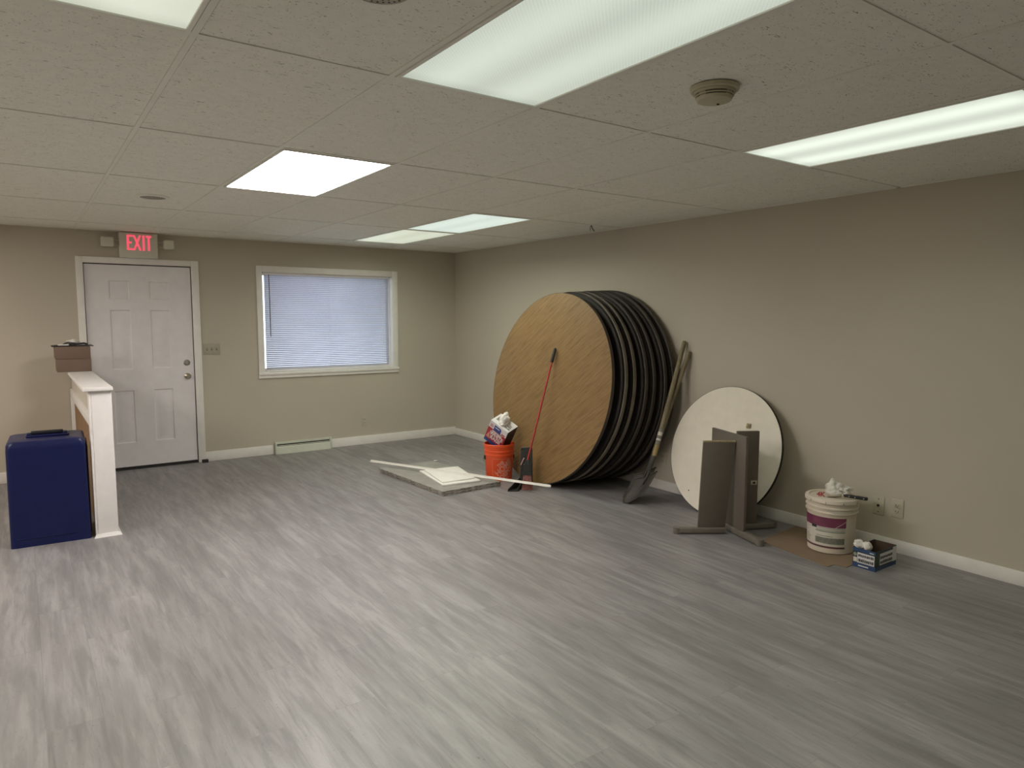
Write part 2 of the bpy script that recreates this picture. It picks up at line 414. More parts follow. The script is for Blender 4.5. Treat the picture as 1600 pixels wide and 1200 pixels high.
for (a, b) in (((sx0, sz0), (sx1, sz0)), ((sx1, sz0), (sx1, sz1)), ((sx1, sz1), (sx0, sz1)), ((sx0, sz1), (sx0, sz0))):
    quad(sl, ((a[0], sy, a[1]), (b[0], sy, b[1]), (b[0], sy+.012, b[1]), (a[0], sy+.012, a[1])))
bmesh.ops.remove_doubles(sl.b, verts=sl.b.verts[:], dist=1e-5)
sl.build('door_slab', M_door, dr)
RX = Matrix.Rotation(PI/2, 4, 'X')
kb = MB().lathe([(0,0),(.031,0),(.031,.004),(.026,.009),(.011,.012),(.011,.03),(.02,.035),(.027,.045),(.027,.056),(.018,.064),(0,.066)], 28, M=Matrix.Translation((1.359, sy, .894)) @ RX)
tag(kb.build('door_knob', M_brass, dr), 'satin metal round door knob')
db = MB().lathe([(0,0),(.030,0),(.030,.006),(.024,.012),(0,.013)], 28, M=Matrix.Translation((1.359, sy, 1.028)) @ RX).box((1.354, sy-.024, 1.016), (1.364, sy-.012, 1.040), .002)
tag(db.build('deadbolt', M_chrome, dr), 'grey round deadbolt with thumb turn')
for z in (1.75, 1.0, .25):
    MB().tube([(DX0+.006, YB-.004, z-.045), (DX0+.006, YB-.004, z+.045)], .006, 10).build('hinge', M_chrome, dr)
MB().box((sx0, sy-.004, .012), (sx1, sy+.012, .0275), .002).build('door_sweep', M_dark, dr)
MB().box((DX0, YB-.006, 0), (DX1, YB+T, .011), .002).build('threshold', M_dark, dr)
MB().box((DX0, YB+T-.01, 0), (DX1, YB+T, DZ1)).build('outer_board', M_gap, dr, smooth=False)

# window
wn = empty('window_1', (0, 0, 0), kind='structure')
MB().box((2.061, YB-.018, .862), (2.121, YB, 2.028), .003).box((3.624, YB-.018, .862), (3.693, YB, 2.028), .003).box((2.121, YB-.018, 1.962), (3.624, YB, 2.028), .003).build('casing', M_trim, wn)
MB().box((2.058, YB-.020, .832), (3.697, YB, .866), .003).build('apron', M_trim, wn)
MB().box((2.058, YB-.034, .866), (3.697, YB+.09, .896), .004).build('sill', M_trim, wn)
fy = YB+.075
MB().box((WX0-.001, YB, WZ0), (WX0+.006, fy, WZ1)).box((WX1-.006, YB, WZ0), (WX1+.001, fy, WZ1)).box((WX0+.006, YB, WZ1-.006), (WX1-.006, fy, WZ1+.001)).build('jamb', M_white, wn, smooth=False)
MB().box((WX0, fy, WZ0), (WX0+.03, fy+.05, WZ1)).box((WX1-.03, fy, WZ0), (WX1, fy+.05, WZ1)).box((WX0+.03, fy, WZ0), (WX1-.03, fy+.05, WZ0+.035)).box((WX0+.03, fy, WZ1-.035), (WX1-.03, fy+.05, WZ1)).build('sash', M_white, wn)
MB().box((WX0+.03, fy+.022, WZ0+.035), (WX1-.03, fy+.026, WZ1-.035)).build('glass', M_glass, wn, smooth=False)

# ------------------------------------------------------------------ window blind
bl = empty('window_blind', (2.87, YB+.03, WZ1-.03), 'closed white horizontal mini blind glowing with daylight inside the window', 'blind')
b0, b1, by = 2.152, 3.588, YB+.030
def bp(o): o.parent = bl; o.matrix_parent_inverse = bl.matrix_basis.inverted(); return o
bp(MB().box((b0-.006, by-.014, WZ1-.030), (b1+.006, by+.014, WZ1-.003), .002).build('headrail', M_white))
sb = MB(); pitch = .0206; ns = 49; za = WZ1-.040
for k in range(ns):
    zc = za - k*pitch; tilt = math.radians(51); half = .0122
    prof = []
    for q in range(5):
        u = -1 + q*.5; crown = .0022*(1-u*u)
        dy = u*half*math.cos(tilt) - crown*math.sin(tilt); dz = -u*half*math.sin(tilt) - crown*math.cos(tilt)*0
        prof.append((by-dy, zc-dz))
    pv = [[sb.b.verts.new((x, y, z)) for (y, z) in prof] for x in (b0, b1)]
    for q in range(4): sb.b.faces.new((pv[0][q], pv[1][q], pv[1][q+1], pv[0][q+1]))
so = sb.build('slats', M_slat)
md = so.modifiers.new('thick', 'SOLIDIFY'); md.thickness = .0004
bp(so)
bp(MB().box((b0, by-.011, WZ0+.005), (b1, by+.011, WZ0+.016), .002).build('bottom_rail', M_white))
for x in (2.222, 2.864, 3.522):
    bp(MB().tube([(x, by-.0135, WZ1-.03), (x, by-.0135, WZ0+.012)], .0016, 6).build('ladder_cord', M_white))
tag(bp(MB().tube([(2.198, by-.020, WZ1-.03), (2.200, by-.024, 1.62), (2.201, by-.022, 1.28)], .0042, 8).build('tilt_wand', M_iron)), 'dark thin tilt wand hanging on the left')
bp(MB().tube([(3.49, by-.018, WZ1-.03), (3.492, by-.018, 1.55)], .0013, 6).build('lift_cord', M_white))

# ------------------------------------------------------------------ ceiling fixtures
def fixture(c, r_, label, dm, power, lcol, spread=118):
    cx, cy = GX+TW*(c+.5), GY+TL_*(r_+.5)
    o = empty('ceiling_light', (cx, cy, ZC), label, 'ceiling light', 'lit panels in the ceiling grid')
    hx, hy = TW/2-.0125, TL_/2-.0125
    fb = MB()
    for lo, hi in (((-hx,-hy),(-hx+.014,hy)), ((hx-.014,-hy),(hx,hy)), ((-hx+.014,-hy),(hx-.014,-hy+.014)), ((-hx+.014,hy-.014),(hx-.014,hy))):
        fb.box((lo[0], lo[1], -.004), (hi[0], hi[1], .012), .002)
    fb.build('frame', M_tbar, o)
    MB().box((-hx+.014, -hy+.014, .001), (hx-.014, hy-.014, .005)).build('diffuser', dm, o, smooth=False)
    MB().box((-hx, -hy, .013), (hx, hy, .10)).build('housing', M_trim, o, smooth=False)
    if power:
        L = bpy.data.lights.new('lamp', 'AREA'); L.shape = 'RECTANGLE'; L.size = .56; L.size_y = 1.15
        L.energy = power; L.color = lcol; L.spread = math.radians(spread)
        lo = bpy.data.objects.new('lamp', L); COL.objects.link(lo); lo.parent = o; lo.location = (0, 0, -.012)
    return o
GW = (.93, 1.0, .84)
fixture(-1, -1, 'ceiling light panel cut off at the top left corner of the photo', diffuser_mat('lens_corner', (.95,1,.82), .70, .85, .12), 12, GW, 128)
fixture(1, -1, 'largest nearest ceiling light panel with a ridged prismatic lens', diffuser_mat('lens_near', (.90,1,.86), .66, .78, .10, .10), 7, GW, 134)
fixture(4, -1, 'striped long ceiling light panel beside the right wall, nearest that wall', diffuser_mat('lens_right', (.92,1,.86), .94, .68, .085), 4, GW, 146)
fixture(1, 1, 'brightest pinkish white ceiling light panel in front of the window', diffuser_mat('lens_bright', (1,.94,.93), 26.0, .9, .12), 0, (1,.95,.93), 154)
fixture(4, 2, 'pale green ceiling light panel end to end with a dimmer one, on its near side', diffuser_mat('lens_green', (.86,1,.90), .76, .85, .12), 15, GW, 163)
fixture(4, 3, 'farthest dim ceiling light panel above the back right corner', diffuser_mat('lens_far', (.93,1,.80), .66, .8, .12), 7, GW, 166)
# unseen area lamps added as fill outside the picture, no fixtures modelled
for (c, r_, p) in ((-4, -1, 12), (-4, 1, 54), (-4, 3, 34), (-1, -3, 10)):
    L = bpy.data.lights.new('fill_lamp', 'AREA'); L.shape = 'RECTANGLE'; L.size = .56; L.size_y = 1.15; L.energy = p; L.color = (1,.93,.86); L.spread = math.radians(180)
    lo = bpy.data.objects.new('fill_lamp', L); COL.objects.link(lo); lo.location = (GX+TW*(c+.5), GY+TL_*(r_+.5), ZC-.012)

# smoke detector
sd = empty('smoke_detector', (2.03, 1.652, ZC), 'round ivory smoke detector on the ceiling beyond the near light panel', 'smoke detector')
MB().lathe([(0,0),(.083,0),(.083,-.012),(.078,-.016),(.0,-.016)], 48).build('base', M_det, sd)
MB().lathe([(.0,-.0165),(.072,-.0165),(.071,-.022),(.064,-.025),(.064,-.028),(.0675,-.0285),(.066,-.032),(.060,-.0325),(.060,-.0355),(.0635,-.036),(.058,-.046),(.04,-.052),(.0,-.053)], 48).build('cover', M_det, sd)
for (ra, z0, z1) in ((.0655,-.0284,-.0252), (.0615,-.0358,-.0328)):
    for k in range(4):
        a = k*PI/2+.2; tag(MB().arc(ra, ra, z0, z1, a, a+1.15, (0,0,0), .0006, 10).build('vent_slot', M_gap, sd), 'dark vent slot')
MB().lathe([(0,-.0525),(.005,-.0525),(.005,-.055),(0,-.0555)], 12, c=(.02,.0,0)).build('indicator', M_gap, sd)
# ceiling speakers
def speaker(x, y, label, r=.078, ring=.105):
    o = empty('ceiling_speaker', (x, y, ZC), label, 'ceiling speaker', 'round ceiling speakers')
    MB().lathe([(r,.004),(ring,.003),(ring,-.002),(r+.012,-.006),(r,-.006)], 56, closed=True).build('rim', M_tbar, o)
    g = MB().lathe([(0,-.004),(r,-.004),(r,.0035),(0,.0035)], 56)
    go = g.build('grille', M_grille, o)
    hb = MB()
    for k in range(5):
        rr = .014*(k+1)
        for q in range(6*(k+1)):
            a = 2*PI*q/(6*(k+1)); hb.lathe([(0,-.0046),(.0032,-.0046),(.0032,-.0040)], 6, c=(rr*math.cos(a), rr*math.sin(a), 0))
    hb.build('perforations', M_gap, go)
speaker(.775, 5.29, 'round grey ceiling speaker seen edge on above the exit sign side')
speaker(.765, 1.645, 'round dotted ceiling speaker cut off by the top edge of the photo')
cw = tag(MB().tube([(4.118,4.643,ZC+.003),(4.119,4.64,ZC-.012),(4.127,4.632,ZC-.035),(4.135,4.622,ZC-.052)], .0035, 8).tube([(4.118,4.648,ZC+.003),(4.108,4.645,ZC-.02),(4.105,4.642,ZC-.048)], .0022, 8).build('hanging_wire', M_dark), 'short dark wire end poking down from the ceiling near the right wall', 'wire')

# ------------------------------------------------------------------ exit sign
ex = empty('exit_sign', (.968, YB, 2.16), 'lit red EXIT sign with two emergency lamp heads above the white door', 'exit sign')
ex0 = Matrix.Translation((-.968, -YB, -2.16))
MB().box((.803, YB-.058, 2.046), (1.133, YB-.0005, ZC-.004), .008, 3, M=ex0).build('housing', M_sign, ex)
M_exit = emit('red_lit_letters', (1.0,.12,.18), .78, (.5,.03,.04))
lb = MB(); h0, h1, ly0, ly1 = 2.118, 2.262, YB-.0605, YB-.0575
def lbox(x0, z0, x1, z1): lb.box((x0, ly0, z0), (x1, ly1, z1), M=ex0)
st = .019
x = .868; w_ = .050
lbox(x, h0, x+st, h1); lbox(x+st, h0, x+w_, h0+st); lbox(x+st, h1-st, x+w_, h1); lbox(x+st, (h0+h1)/2-st/2, x+w_-.008, (h0+h1)/2+st/2)
x = .927
for s in (1, -1):
    a, b_ = (x, x+.056) if s == 1 else (x+.056, x)
    P = []
    for yy in (ly0, ly1):
        P += [(a-st*.5, yy, h0), (a+st*.5, yy, h0), (b_+st*.5, yy, h1), (b_-st*.5, yy, h1)]
    lb.hexa([tuple(Vector(p) + Vector((-.968, -YB, -2.16))) for p in P])
lbox(1.001, h0, 1.001+st, h1)
lbox(1.030, h1-st, 1.080, h1); lbox(1.0455, h0, 1.0455+st, h1-st)
tag(lb.build('lettering', M_exit, ex), 'glowing red letters EXIT')
for (hx0, hx1, xa, xb) in ((.652,.757,.757,.803), (1.182,1.272,1.133,1.182)):
    hd = MB().box((hx0, YB-.105, 2.140), (hx1, YB-.040, 2.228), .012, 3, M=ex0).build('lamp_head', M_sign, ex)
    for zz in (2.205, 2.155): MB().tube([(xa-.968-.004, -.055, zz-2.16), (xb-.968+.004, -.055, zz-2.16)], .005, 8).build('prong', M_plate, hd)

# ------------------------------------------------------------------ wall plates, register, door stop
def plate_thing(name, loc, w, h, normal, label, cat, m=M_plate):
    """local frame: x along the wall, z up, -y out of the wall"""
    rz = 0 if normal == 'back' else -PI/2
    o = empty(name, loc, label, cat, rz=rz)
    MB().box((-w/2, -.006, -h/2), (w/2, 0, h/2), .0025, 2).build('cover_plate', m, o)
    return o
o = plate_thing('light_switch', (1.597, YB, 1.158), .162, .115, 'back', 'three gang beige light switch plate right of the white door', 'light switch', M_switch)
for x in (-.046, 0, .046):
    MB().box((x-.005, -.0065, -.012), (x+.005, -.0055, .012)).build('slot', M_gap, o, smooth=False)
    MB().box((x-.004, -.017, -.004), (x+.004, -.006, .009), .001, 2).build('toggle', M_switch, o)
def receptacles(o):
    for z in (.02, -.02):
        r1 = MB().box((-.017, -.0085, z-.0145), (.017, -.006, z+.0145), .003, 2).build('receptacle', M_plate, o)
        MB().box((-.009, -.0092, z-.004), (-.0065, -.0083, z+.006)).box((.0065, -.0092, z-.004), (.009, -.0083, z+.006)).box((-.0025, -.0092, z-.011), (.0025, -.0083, z-.007)).build('slots', M_gap, r1, smooth=False)
o = plate_thing('wall_outlet', (3.25, YB, .276), .072, .115, 'back', 'small wall outlet low on the back wall under the window', 'outlet', M_wall); receptacles(o)
o = plate_thing('wall_outlet', (XR, 2.12, .284), .074, .118, 'right', 'ivory duplex wall outlet, the right one of the pair beside the white pail', 'outlet'); receptacles(o)
o = plate_thing('wall_outlet', (XR, 4.10, .275), .074, .116, 'right', 'wall coloured outlet half hidden between the shovels and the white round tabletop', 'outlet', M_wall); receptacles(o)
o = plate_thing('cable_jack', (XR, 2.24, .278), .074, .118, 'right', 'ivory cable jack plate with a dark round socket just behind the pail and knife', 'wall plate')
MB().lathe([(0,0),(.008,0),(.008,.006),(.0,.007)], 14, M=Matrix.Translation((0,-.006,0)) @ RX).build('socket', M_gap, o)
for z in (.042, -.042): MB().lathe([(0,0),(.004,0),(.003,.0015),(0,.002)], 10, M=Matrix.Translation((0,-.006,z)) @ RX).build('screw', M_iron, o)

rg = empty('baseboard_register', (2.51, YB, 0), 'pale enamel floor heat register set into the baseboard under the window', 'heat register')
def cs(y, z): return (y, z)
prof = [(0,.0),(-.062,.0),(-.062,.012),(-.055,.075),(-.050,.082)]
r1 = MB()
for a, b in zip(prof[1:], prof[2:]): r1.hexa([(-.30, a[0], a[1]), (.30, a[0], a[1]), (.30, a[0]+.004, a[1]), (-.30, a[0]+.004, a[1]), (-.30, b[0], b[1]), (.30, b[0], b[1]), (.30, b[0]+.004, b[1]), (-.30, b[0]+.004, b[1])])
r1.build('front_panel', M_reg, rg)
MB().box((-.30, -.030, .104), (.30, -.002, .128), .003).build('top_lip', M_reg, rg)
MB().box((-.30, -.044, .086), (.30, -.040, .094), .001).build('louver', M_reg, rg)
MB().box((-.299, -.028, .002), (.299, -.004, .103)).build('duct_opening', M_gap, rg, smooth=False)
for x in (-.315, .30): MB().box((x, -.064, 0), (x+.015, -.001, .132), .003).build('end_cap', M_reg, rg)
tag(MB().prism([(0,-.02),(.055,-.02),(.055,.02),(0,.02)], .0, .03, M=Matrix.Translation((1.455, YB-.05, .0))).build('door_stop', M_dark), 'small black rubber door stop at the foot of the door casing', 'door stop')

# ------------------------------------------------------------------ half wall with boxes
HX0, HX1, HY0, HY1, HZ = .352, .480, 5.36, YB-.022, .993
hwall = empty('half_wall', (.416, 5.36, 0), 'white capped half wall with a wooden panel, jutting out beside the door', 'half wall')
hw0 = Matrix.Translation((-.416, -5.36, 0))
MB().box((HX0+.008, HY0+.002, 0), (HX1, HY0+.10, HZ), .003, M=hw0).build('end_post', M_white, hwall)
MB().box((HX0-.006, HY0, .0), (HX0+.0075, HY0+.105, HZ), .003, M=hw0).build('corner_strip', M_white, hwall)
MB().box((.311, 5.335, HZ+.0005), (.488, HY1, 1.021), .006, 3, M=hw0).build('cap', M_white, hwall)
MB().box((HX0+.012, HY0+.1005, .825), (HX1-.005, HY1, HZ), M=hw0).build('upper_apron', M_rail, hwall)
MB().box((HX0-.004, HY0+.106, .745), (HX1-.002, HY1, .8245), .004, M=hw0).build('rail', M_white, hwall)
MB().box((HX0+.022, HY0+.1005, .0), (HX1-.006, HY1-.06, .7445), M=hw0).build('side_panel', M_panelwood, hwall)
MB().box((HX0-.004, HY1-.0595, 0), (HX1, HY1, .7445), .003, M=hw0).build('wall_post', M_white, hwall)
bt = MB()
bt.hexa([tuple(Vector(p)+Vector((-.416,-5.36,0))) for p in [(.334,5.342,0),(.500,5.342,0),(.500,5.359,0),(.334,5.359,0),(.348,5.350,.024),(.486,5.350,.024),(.486,5.3595,.024),(.348,5.3595,.024)]])
bt.hexa([tuple(Vector(p)+Vector((-.416,-5.36,0))) for p in [(.4805,5.359,0),(.500,5.359,0),(.500,7.55,0),(.4805,7.55,0),(.4805,5.359,.024),(.486,5.359,.024),(.486,7.55,.024),(.4805,7.55,.024)]])
bt.build('base_moulding', M_white, hwall)

def carton(name, lo, hi, label):
    c = ((lo[0]+hi[0])/2, (lo[1]+hi[1])/2)
    o = empty(name, (c[0], c[1], lo[2]), label, 'box', 'brown boxes on the half wall')
    hx, hy, hz = (hi[0]-lo[0])/2, (hi[1]-lo[1])/2, hi[2]-lo[2]
    MB().box((-hx, -hy, 0), (hx, hy, hz-.0006), .003).build('carton', M_cardd, o)
    MB().box((-.006, -hy-.0006, hz-.0012), (.006, hy, hz-.0004)).build('tape', M_card, o, smooth=False)
    return o
carton('cardboard_box', (.236, 6.962, 1.0215), (.486, 7.24, 1.130), 'brown cardboard box resting directly on the half wall cap')
carton('cardboard_box', (.228, 6.964, 1.1305), (.484, 7.235, 1.236), 'brown cardboard box on top of another box on the half wall')
tr = MB(); tp = [(-.136,-.142),(.136,-.142),(.136,.142),(-.136,.142)]
tr.box((-.128,-.136,0),(.128,.136,.006),.002)
tr.hexa([(-.128,-.136,0),(-.128,.136,0),(-.122,.136,.006),(-.122,-.136,.006),(-.150,-.136,-.004),(-.150,.136,-.004),(-.148,.136,.003),(-.148,-.136,.003)])
tr.hexa([(.128,-.136,0),(.128,.136,0),(.122,.136,.006),(.122,-.136,.006),(.152,-.136,-.002),(.152,.136,-.002),(.150,.136,.005),(.150,-.136,.005)])
tag(tr.build('black_tray', M_binh, loc=(.358, 7.10, 1.2372)), 'thin black tray lying across the top cardboard box', 'tray')
cp = tag(MB().crumple((0,0,.026), (.052,.060,.026), 3.3, .35).build('crumpled_paper', M_paper, smooth='soft', loc=(.365, 7.05, 1.2432)), 'crumpled white paper on the black tray over the boxes', 'paper')
stp = MB(); 
stp.tube([(-.075,-.01,.004),(-.04,-.02,.022),(-.01,-.055,.016),(.03,-.062,.010),(.075,-.04,.014),(.10,.0,.005)], .008, 8)
tag(stp.build('black_strap', M_binh, loc=(.365, 7.03, 1.248)), 'black strap curled around crumpled white paper on the boxes', 'strap')
tag(MB().box((-.04,-.03,0),(.04,.03,.012),.003).build('paper_pad', M_paper, loc=(.292, 7.02, 1.2435)), 'small flat white paper pad left on the black tray', 'paper pad')

# ------------------------------------------------------------------ blue bin
bn = empty('storage_case', (.107, 5.60, 0), 'upright navy blue plastic case with a black handle beside the half wall', 'case', rz=math.radians(-2.5))
b2 = MB(); W2, D2, HH = .222, .218, .686
def rr(w, d, r, n=6):
    P = []
    for (sx, sy, a0) in ((1,1,0), (-1,1,PI/2), (-1,-1,PI), (1,-1,3*PI/2)):
        for k in range(n+1):
            a = a0 + PI/2*k/n; P.append((sx*(w-r)+r*math.cos(a), sy*(d-r)+r*math.sin(a)))
    return P
lay = [(0, 1.0, .02), (.004, 1.0, .022), (.30, .995, .024), (HH-.055, .985, .026), (HH-.022, .975, .03), (HH-.006, .95, .04), (HH, .90, .05)]
rings = []
for (z, s, r) in lay:
    rings.append([b2.b.verts.new((x, y, z)) for (x, y) in rr(W2*s, D2*s, r)])
for A, B in zip(rings, rings[1:]):
    n = len(A)
    for k in range(n): b2.b.faces.new((A[k], A[(k+1)%n], B[(k+1)%n], B[k]))
b2.b.faces.new(rings[0][::-1]); b2.b.faces.new(rings[-1])
b2.build('body', M_bin, bn)
MB().box((-.185, -.2215, .052), (.150, -.2165, .060), .002).build('front_ridge', M_bin, bn)
MB().box((-.115, -.02, HH+.0005), (.130, .10, HH+.010), .004, 3).build('handle_recess', M_bin, bn)
MB().box((-.088, .030, HH+.0105), (.096, .052, HH+.034), .007, 3).build('handle', M_binh, bn)
for x in (-.111, .0965): MB().box((x, .012, HH+.0005), (x+.022, .068, HH+.022), .004).build('handle_lug', M_bin, bn)
MB().box((.2225, -.165, .03), (.229, .19, .63), .003).build('gap_shade', M_binh, bn)  # black sheet standing in for the shade between case and half wall

# ------------------------------------------------------------------ round folding tables leaning on the wall
def round_top(name, R, th, phi, c, label, cat, group, top_m, band_m, under_m, thick=.022):
    """local +z is the face normal; origin at the point touching the floor"""
    n = Vector((-math.cos(th)*math.cos(phi), -math.cos(th)*math.sin(phi), math.sin(th)))
    up = (Vector((0,0,1)) - n*n.z).normalized(); rt = up.cross(n).normalized()
    M = frame(Vector(c) - up*R, rt, up, n)
    return empty(name, None, label, cat, group, M=M)
Rb = .863
proto = round_top('round_table', Rb, .168, -.022, (3.854, 4.931, .851), 'x', 'table', None, M_lam, M_band, M_lamunder)
MB().lathe([(0,0),(Rb-.003,0),(Rb-.003,-.018),(0,-.018)], 128, c=(0,Rb,0)).build('table_top', M_lam, proto)
MB().lathe([(Rb-.0029,-.0005),(Rb-.001,.0004),(Rb,-.0015),(Rb,-.030),(Rb-.004,-.032),(Rb-.0029,-.0185)], 128, c=(0,Rb,0), closed=True).build('edge_band', M_band, proto)
MB().lathe([(0,-.0182),(Rb-.0035,-.0182),(Rb-.0035,-.0205),(0,-.0205)], 96, c=(0,Rb,0)).build('underside', M_lamunder, proto)
MB().lathe([(Rb-.045,-.0206),(Rb-.022,-.0206),(Rb-.022,-.040),(Rb-.045,-.040)], 96, c=(0,Rb,0), closed=True).build('underframe', M_lamunder, proto)
for s in (-1, 1):
    y0 = Rb + s*.36
    lg = MB().tube([(-.30, y0, -.030), (-.30, y0+s*.02, -.034), (-.22, y0-s*.58, -.036), (-.19, y0-s*.62, -.036), (.19, y0-s*.62, -.036), (.22, y0-s*.58, -.036), (.30, y0+s*.02, -.034), (.30, y0, -.030)], .0125, 8)
    for v in lg.b.verts: v.co.x += s*.05; v.co.z -= (0 if s < 0 else .0)
    lo_ = lg.build('folded_leg', M_steel, proto)
    MB().box((-.34+s*.05, y0-.012+s*.05, -.022), (.34+s*.05, y0+.012+s*.05, -.0185), .001).build('hinge_bar', M_steel, lo_)
names = ['front round wood table of the leaning stack, its oak face fully in view',
         'second round wood table from the front of the leaning stack, lighter edge',
         'third round wood table from the front of the leaning stack, lighter brown edge',
         'fourth and middle round wood table of the leaning stack',
         'fifth round wood table from the front of the leaning stack',
         'sixth round wood table of the leaning stack, second from the wall',
         'rearmost round wood table of the leaning stack, resting against the right wall']
A0 = (3.854, 4.931, .168); A1 = (4.398, 4.763, .046)
jig = [0, -.012, .012, 0, .006, -.008, 0]
for k in range(7):
    t = (0, .20, .377, .55, .69, .85, 1.0)[k]
    cx, cy, th = (A0[i]*(1-t)+A1[i]*t for i in range(3))
    cy += jig[k]*1.2
    o = proto if k == 0 else copy_tree(proto)
    n = Vector((-math.cos(th)*math.cos(-.022), -math.cos(th)*math.sin(-.022), math.sin(th)))
    up = (Vector((0,0,1)) - n*n.z).normalized(); rt = up.cross(n).normalized()
    if k: o.matrix_world = frame(Vector((cx, cy, Rb*math.cos(th))) - up*Rb + Vector((0, 0, .012)) - n*.026, -rt, up, -n)   # underside toward the room
    else: o.matrix_world = frame(Vector((cx, cy, Rb*math.cos(th))) - up*Rb + Vector((0, 0, .008)), rt, up, n)
    tag(o, names[k], 'table', 'round tables leaning on the right wall')
    if k in (1, 2):
        for ch in o.children:
            if ch.name.startswith('edge_band'):
                ch.data = ch.data.copy(); ch.data.materials[0] = M_bandl

# ------------------------------------------------------------------ white round top and pedestals
Rw = .5
wt = round_top('round_tabletop', Rw, .274, -.011, (4.312, 3.339, .4815), 'white round tabletop leaning on the right wall behind grey pedestal legs', 'tabletop', None, None, None, None)
MB().lathe([(0,0),(Rw-.003,0),(Rw-.003,-.022),(0,-.022)], 112, c=(0,Rw,0)).build('top_panel', M_melamine, wt)
MB().lathe([(Rw-.0029,0),(Rw-.001,.0006),(Rw,-.001),(Rw,-.021),(Rw-.0029,-.0225)], 112, c=(0,Rw,0), closed=True).build('edge_band', M_steel, wt)
# latch and screw on the face
lt = MB().box((.17, .70, .0), (.205, .735, .012), .003).box((.18, .71, .012), (.196, .726, .02), .002)
tag(lt.build('mounting_block', M_chip, wt), 'small pale block fixed to the face')
MB().lathe([(0,.0),(.006,.0),(.005,.002),(0,.003)], 12, c=(-.235, .145, 0)).build('screw', M_iron, wt)

def panel_quad(P, t, nrm):
    """P: 4 corners of the front face (bl, br, tr, tl); extruded by t along nrm"""
    n = Vector(nrm).normalized()*t
    P = [Vector(p) for p in P]; return P + [p+n for p in P]
def slabq(mb, P, t, nrm, bev=.003):
    b = mb.b; vs = [b.verts.new(p) for p in panel_quad(P, t, nrm)]
    fs = [b.faces.new([vs[i] for i in f]) for f in ((0,1,2,3),(7,6,5,4),(0,4,5,1),(1,5,6,2),(2,6,7,3),(3,7,4,0))]
    bmesh.ops.bevel(b, geom=list({e for f in fs for e in f.edges}), offset=bev, segments=2, affect='EDGES', profile=.5)
    return mb
def foot_mb(a, b_, w, h, tip):
    """foot bar from a (inner end) to b_ (outer end) on the floor, rounded at the outer end"""
    a = Vector(a); b_ = Vector(b_); d = (b_-a).normalized(); s = Vector((-d.y, d.x, 0))
    M = frame(a, d, s, Vector((0,0,1))); L = (b_-a).length
    m1 = MB().box((0, -w/2, .004), (L-tip, w/2, h), .008, 3, M=M)
    prof = [(L-tip+.0005, -w/2), (L-w*.45, -w/2)] + [(L-w*.45+w*.45*math.sin(k*PI/8), -w/2*math.cos(k*PI/8)) for k in range(1, 8)] + [(L-w*.45, w/2), (L-tip+.0005, w/2)]
    m2 = MB().prism(prof, .002, h-.002, M=M)
    return m1, m2
def pedestal_panel(name, P, t, nrm, foots, label):
    base = Vector(foots[0][0])
    o = empty(name, base, label, 'table base')
    inv = Matrix.Translation(-base)
    p = slabq(MB(), P, t, nrm); bmesh.ops.transform(p.b, matrix=inv, verts=p.b.verts[:]); p.build('panel', M_greylam, o)
    for (a, b_) in foots:
        m1, m2 = foot_mb(a, b_, .052, .046, .035)
        for m in (m1, m2): bmesh.ops.transform(m.b, matrix=inv, verts=m.b.verts[:])
        f = m1.build('foot', M_greyfoot, o); m2.build('foot_tip', M_greyfoot, f)
    return o
# crossing panel B + fin C form one pedestal; A is a loose leg leaning on it
dB = Vector((-.14, -.43, 0)).normalized(); nB = Vector((-dB.y, dB.x, 0))
shB = Vector((.0285, -.009, 0)); pb0 = Vector((4.043, 3.259, 0))+shB; pb1 = Vector((3.909, 2.850, 0))+shB*.42
pd = pedestal_panel('table_pedestal', [pb0+Vector((0,0,.046)), pb1+Vector((0,0,.046)), pb1+Vector((0,0,.694)), pb0+Vector((0,0,.694))], .020, (.95,-.31,0),
    [(Vector((3.975, 3.048, 0))+shB, Vector((3.862, 2.672, 0))+shB*.6), (Vector((3.983, 3.072, 0))+shB, Vector((4.075, 3.36, 0))+shB)], 'grey crossed panel table pedestal standing in front of the white round tabletop')
base = pd.location.copy(); inv = Matrix.Translation(-base)
pc0 = Vector((4.025, 2.992, 0)); pc1 = Vector((4.163, 2.914, 0))
dC = (pc1-pc0).normalized(); nC = Vector((-dC.y, dC.x, 0))
p = slabq(MB(), [pc0+Vector((0,0,.046)), pc1+Vector((0,0,.046)), pc1+Vector((0,0,.704)), pc0+Vector((0,0,.704))], .026, nC)
bmesh.ops.transform(p.b, matrix=inv, verts=p.b.verts[:]); p.build('panel', M_greylam, pd)
m1, m2 = foot_mb((4.06, 2.985, 0), (4.335, 2.872, 0), .052, .046, .03)
for m in (m1, m2): bmesh.ops.transform(m.b, matrix=inv, verts=m.b.verts[:])
f = m1.build('foot', M_greyfoot, pd); m2.build('foot_tip', M_greyfoot, f)
pm = frame(pc0 - base, dC, nC, Vector((0,0,1)))
st_ = MB().box((.105, -.0035, .325), (.15, -.0005, .355), .001, M=pm).build('label_plate', M_plate, pd)
MB().box((.118, -.0042, .333), (.137, -.0034, .347), M=pm).build('print', M_gap, st_, smooth=False)
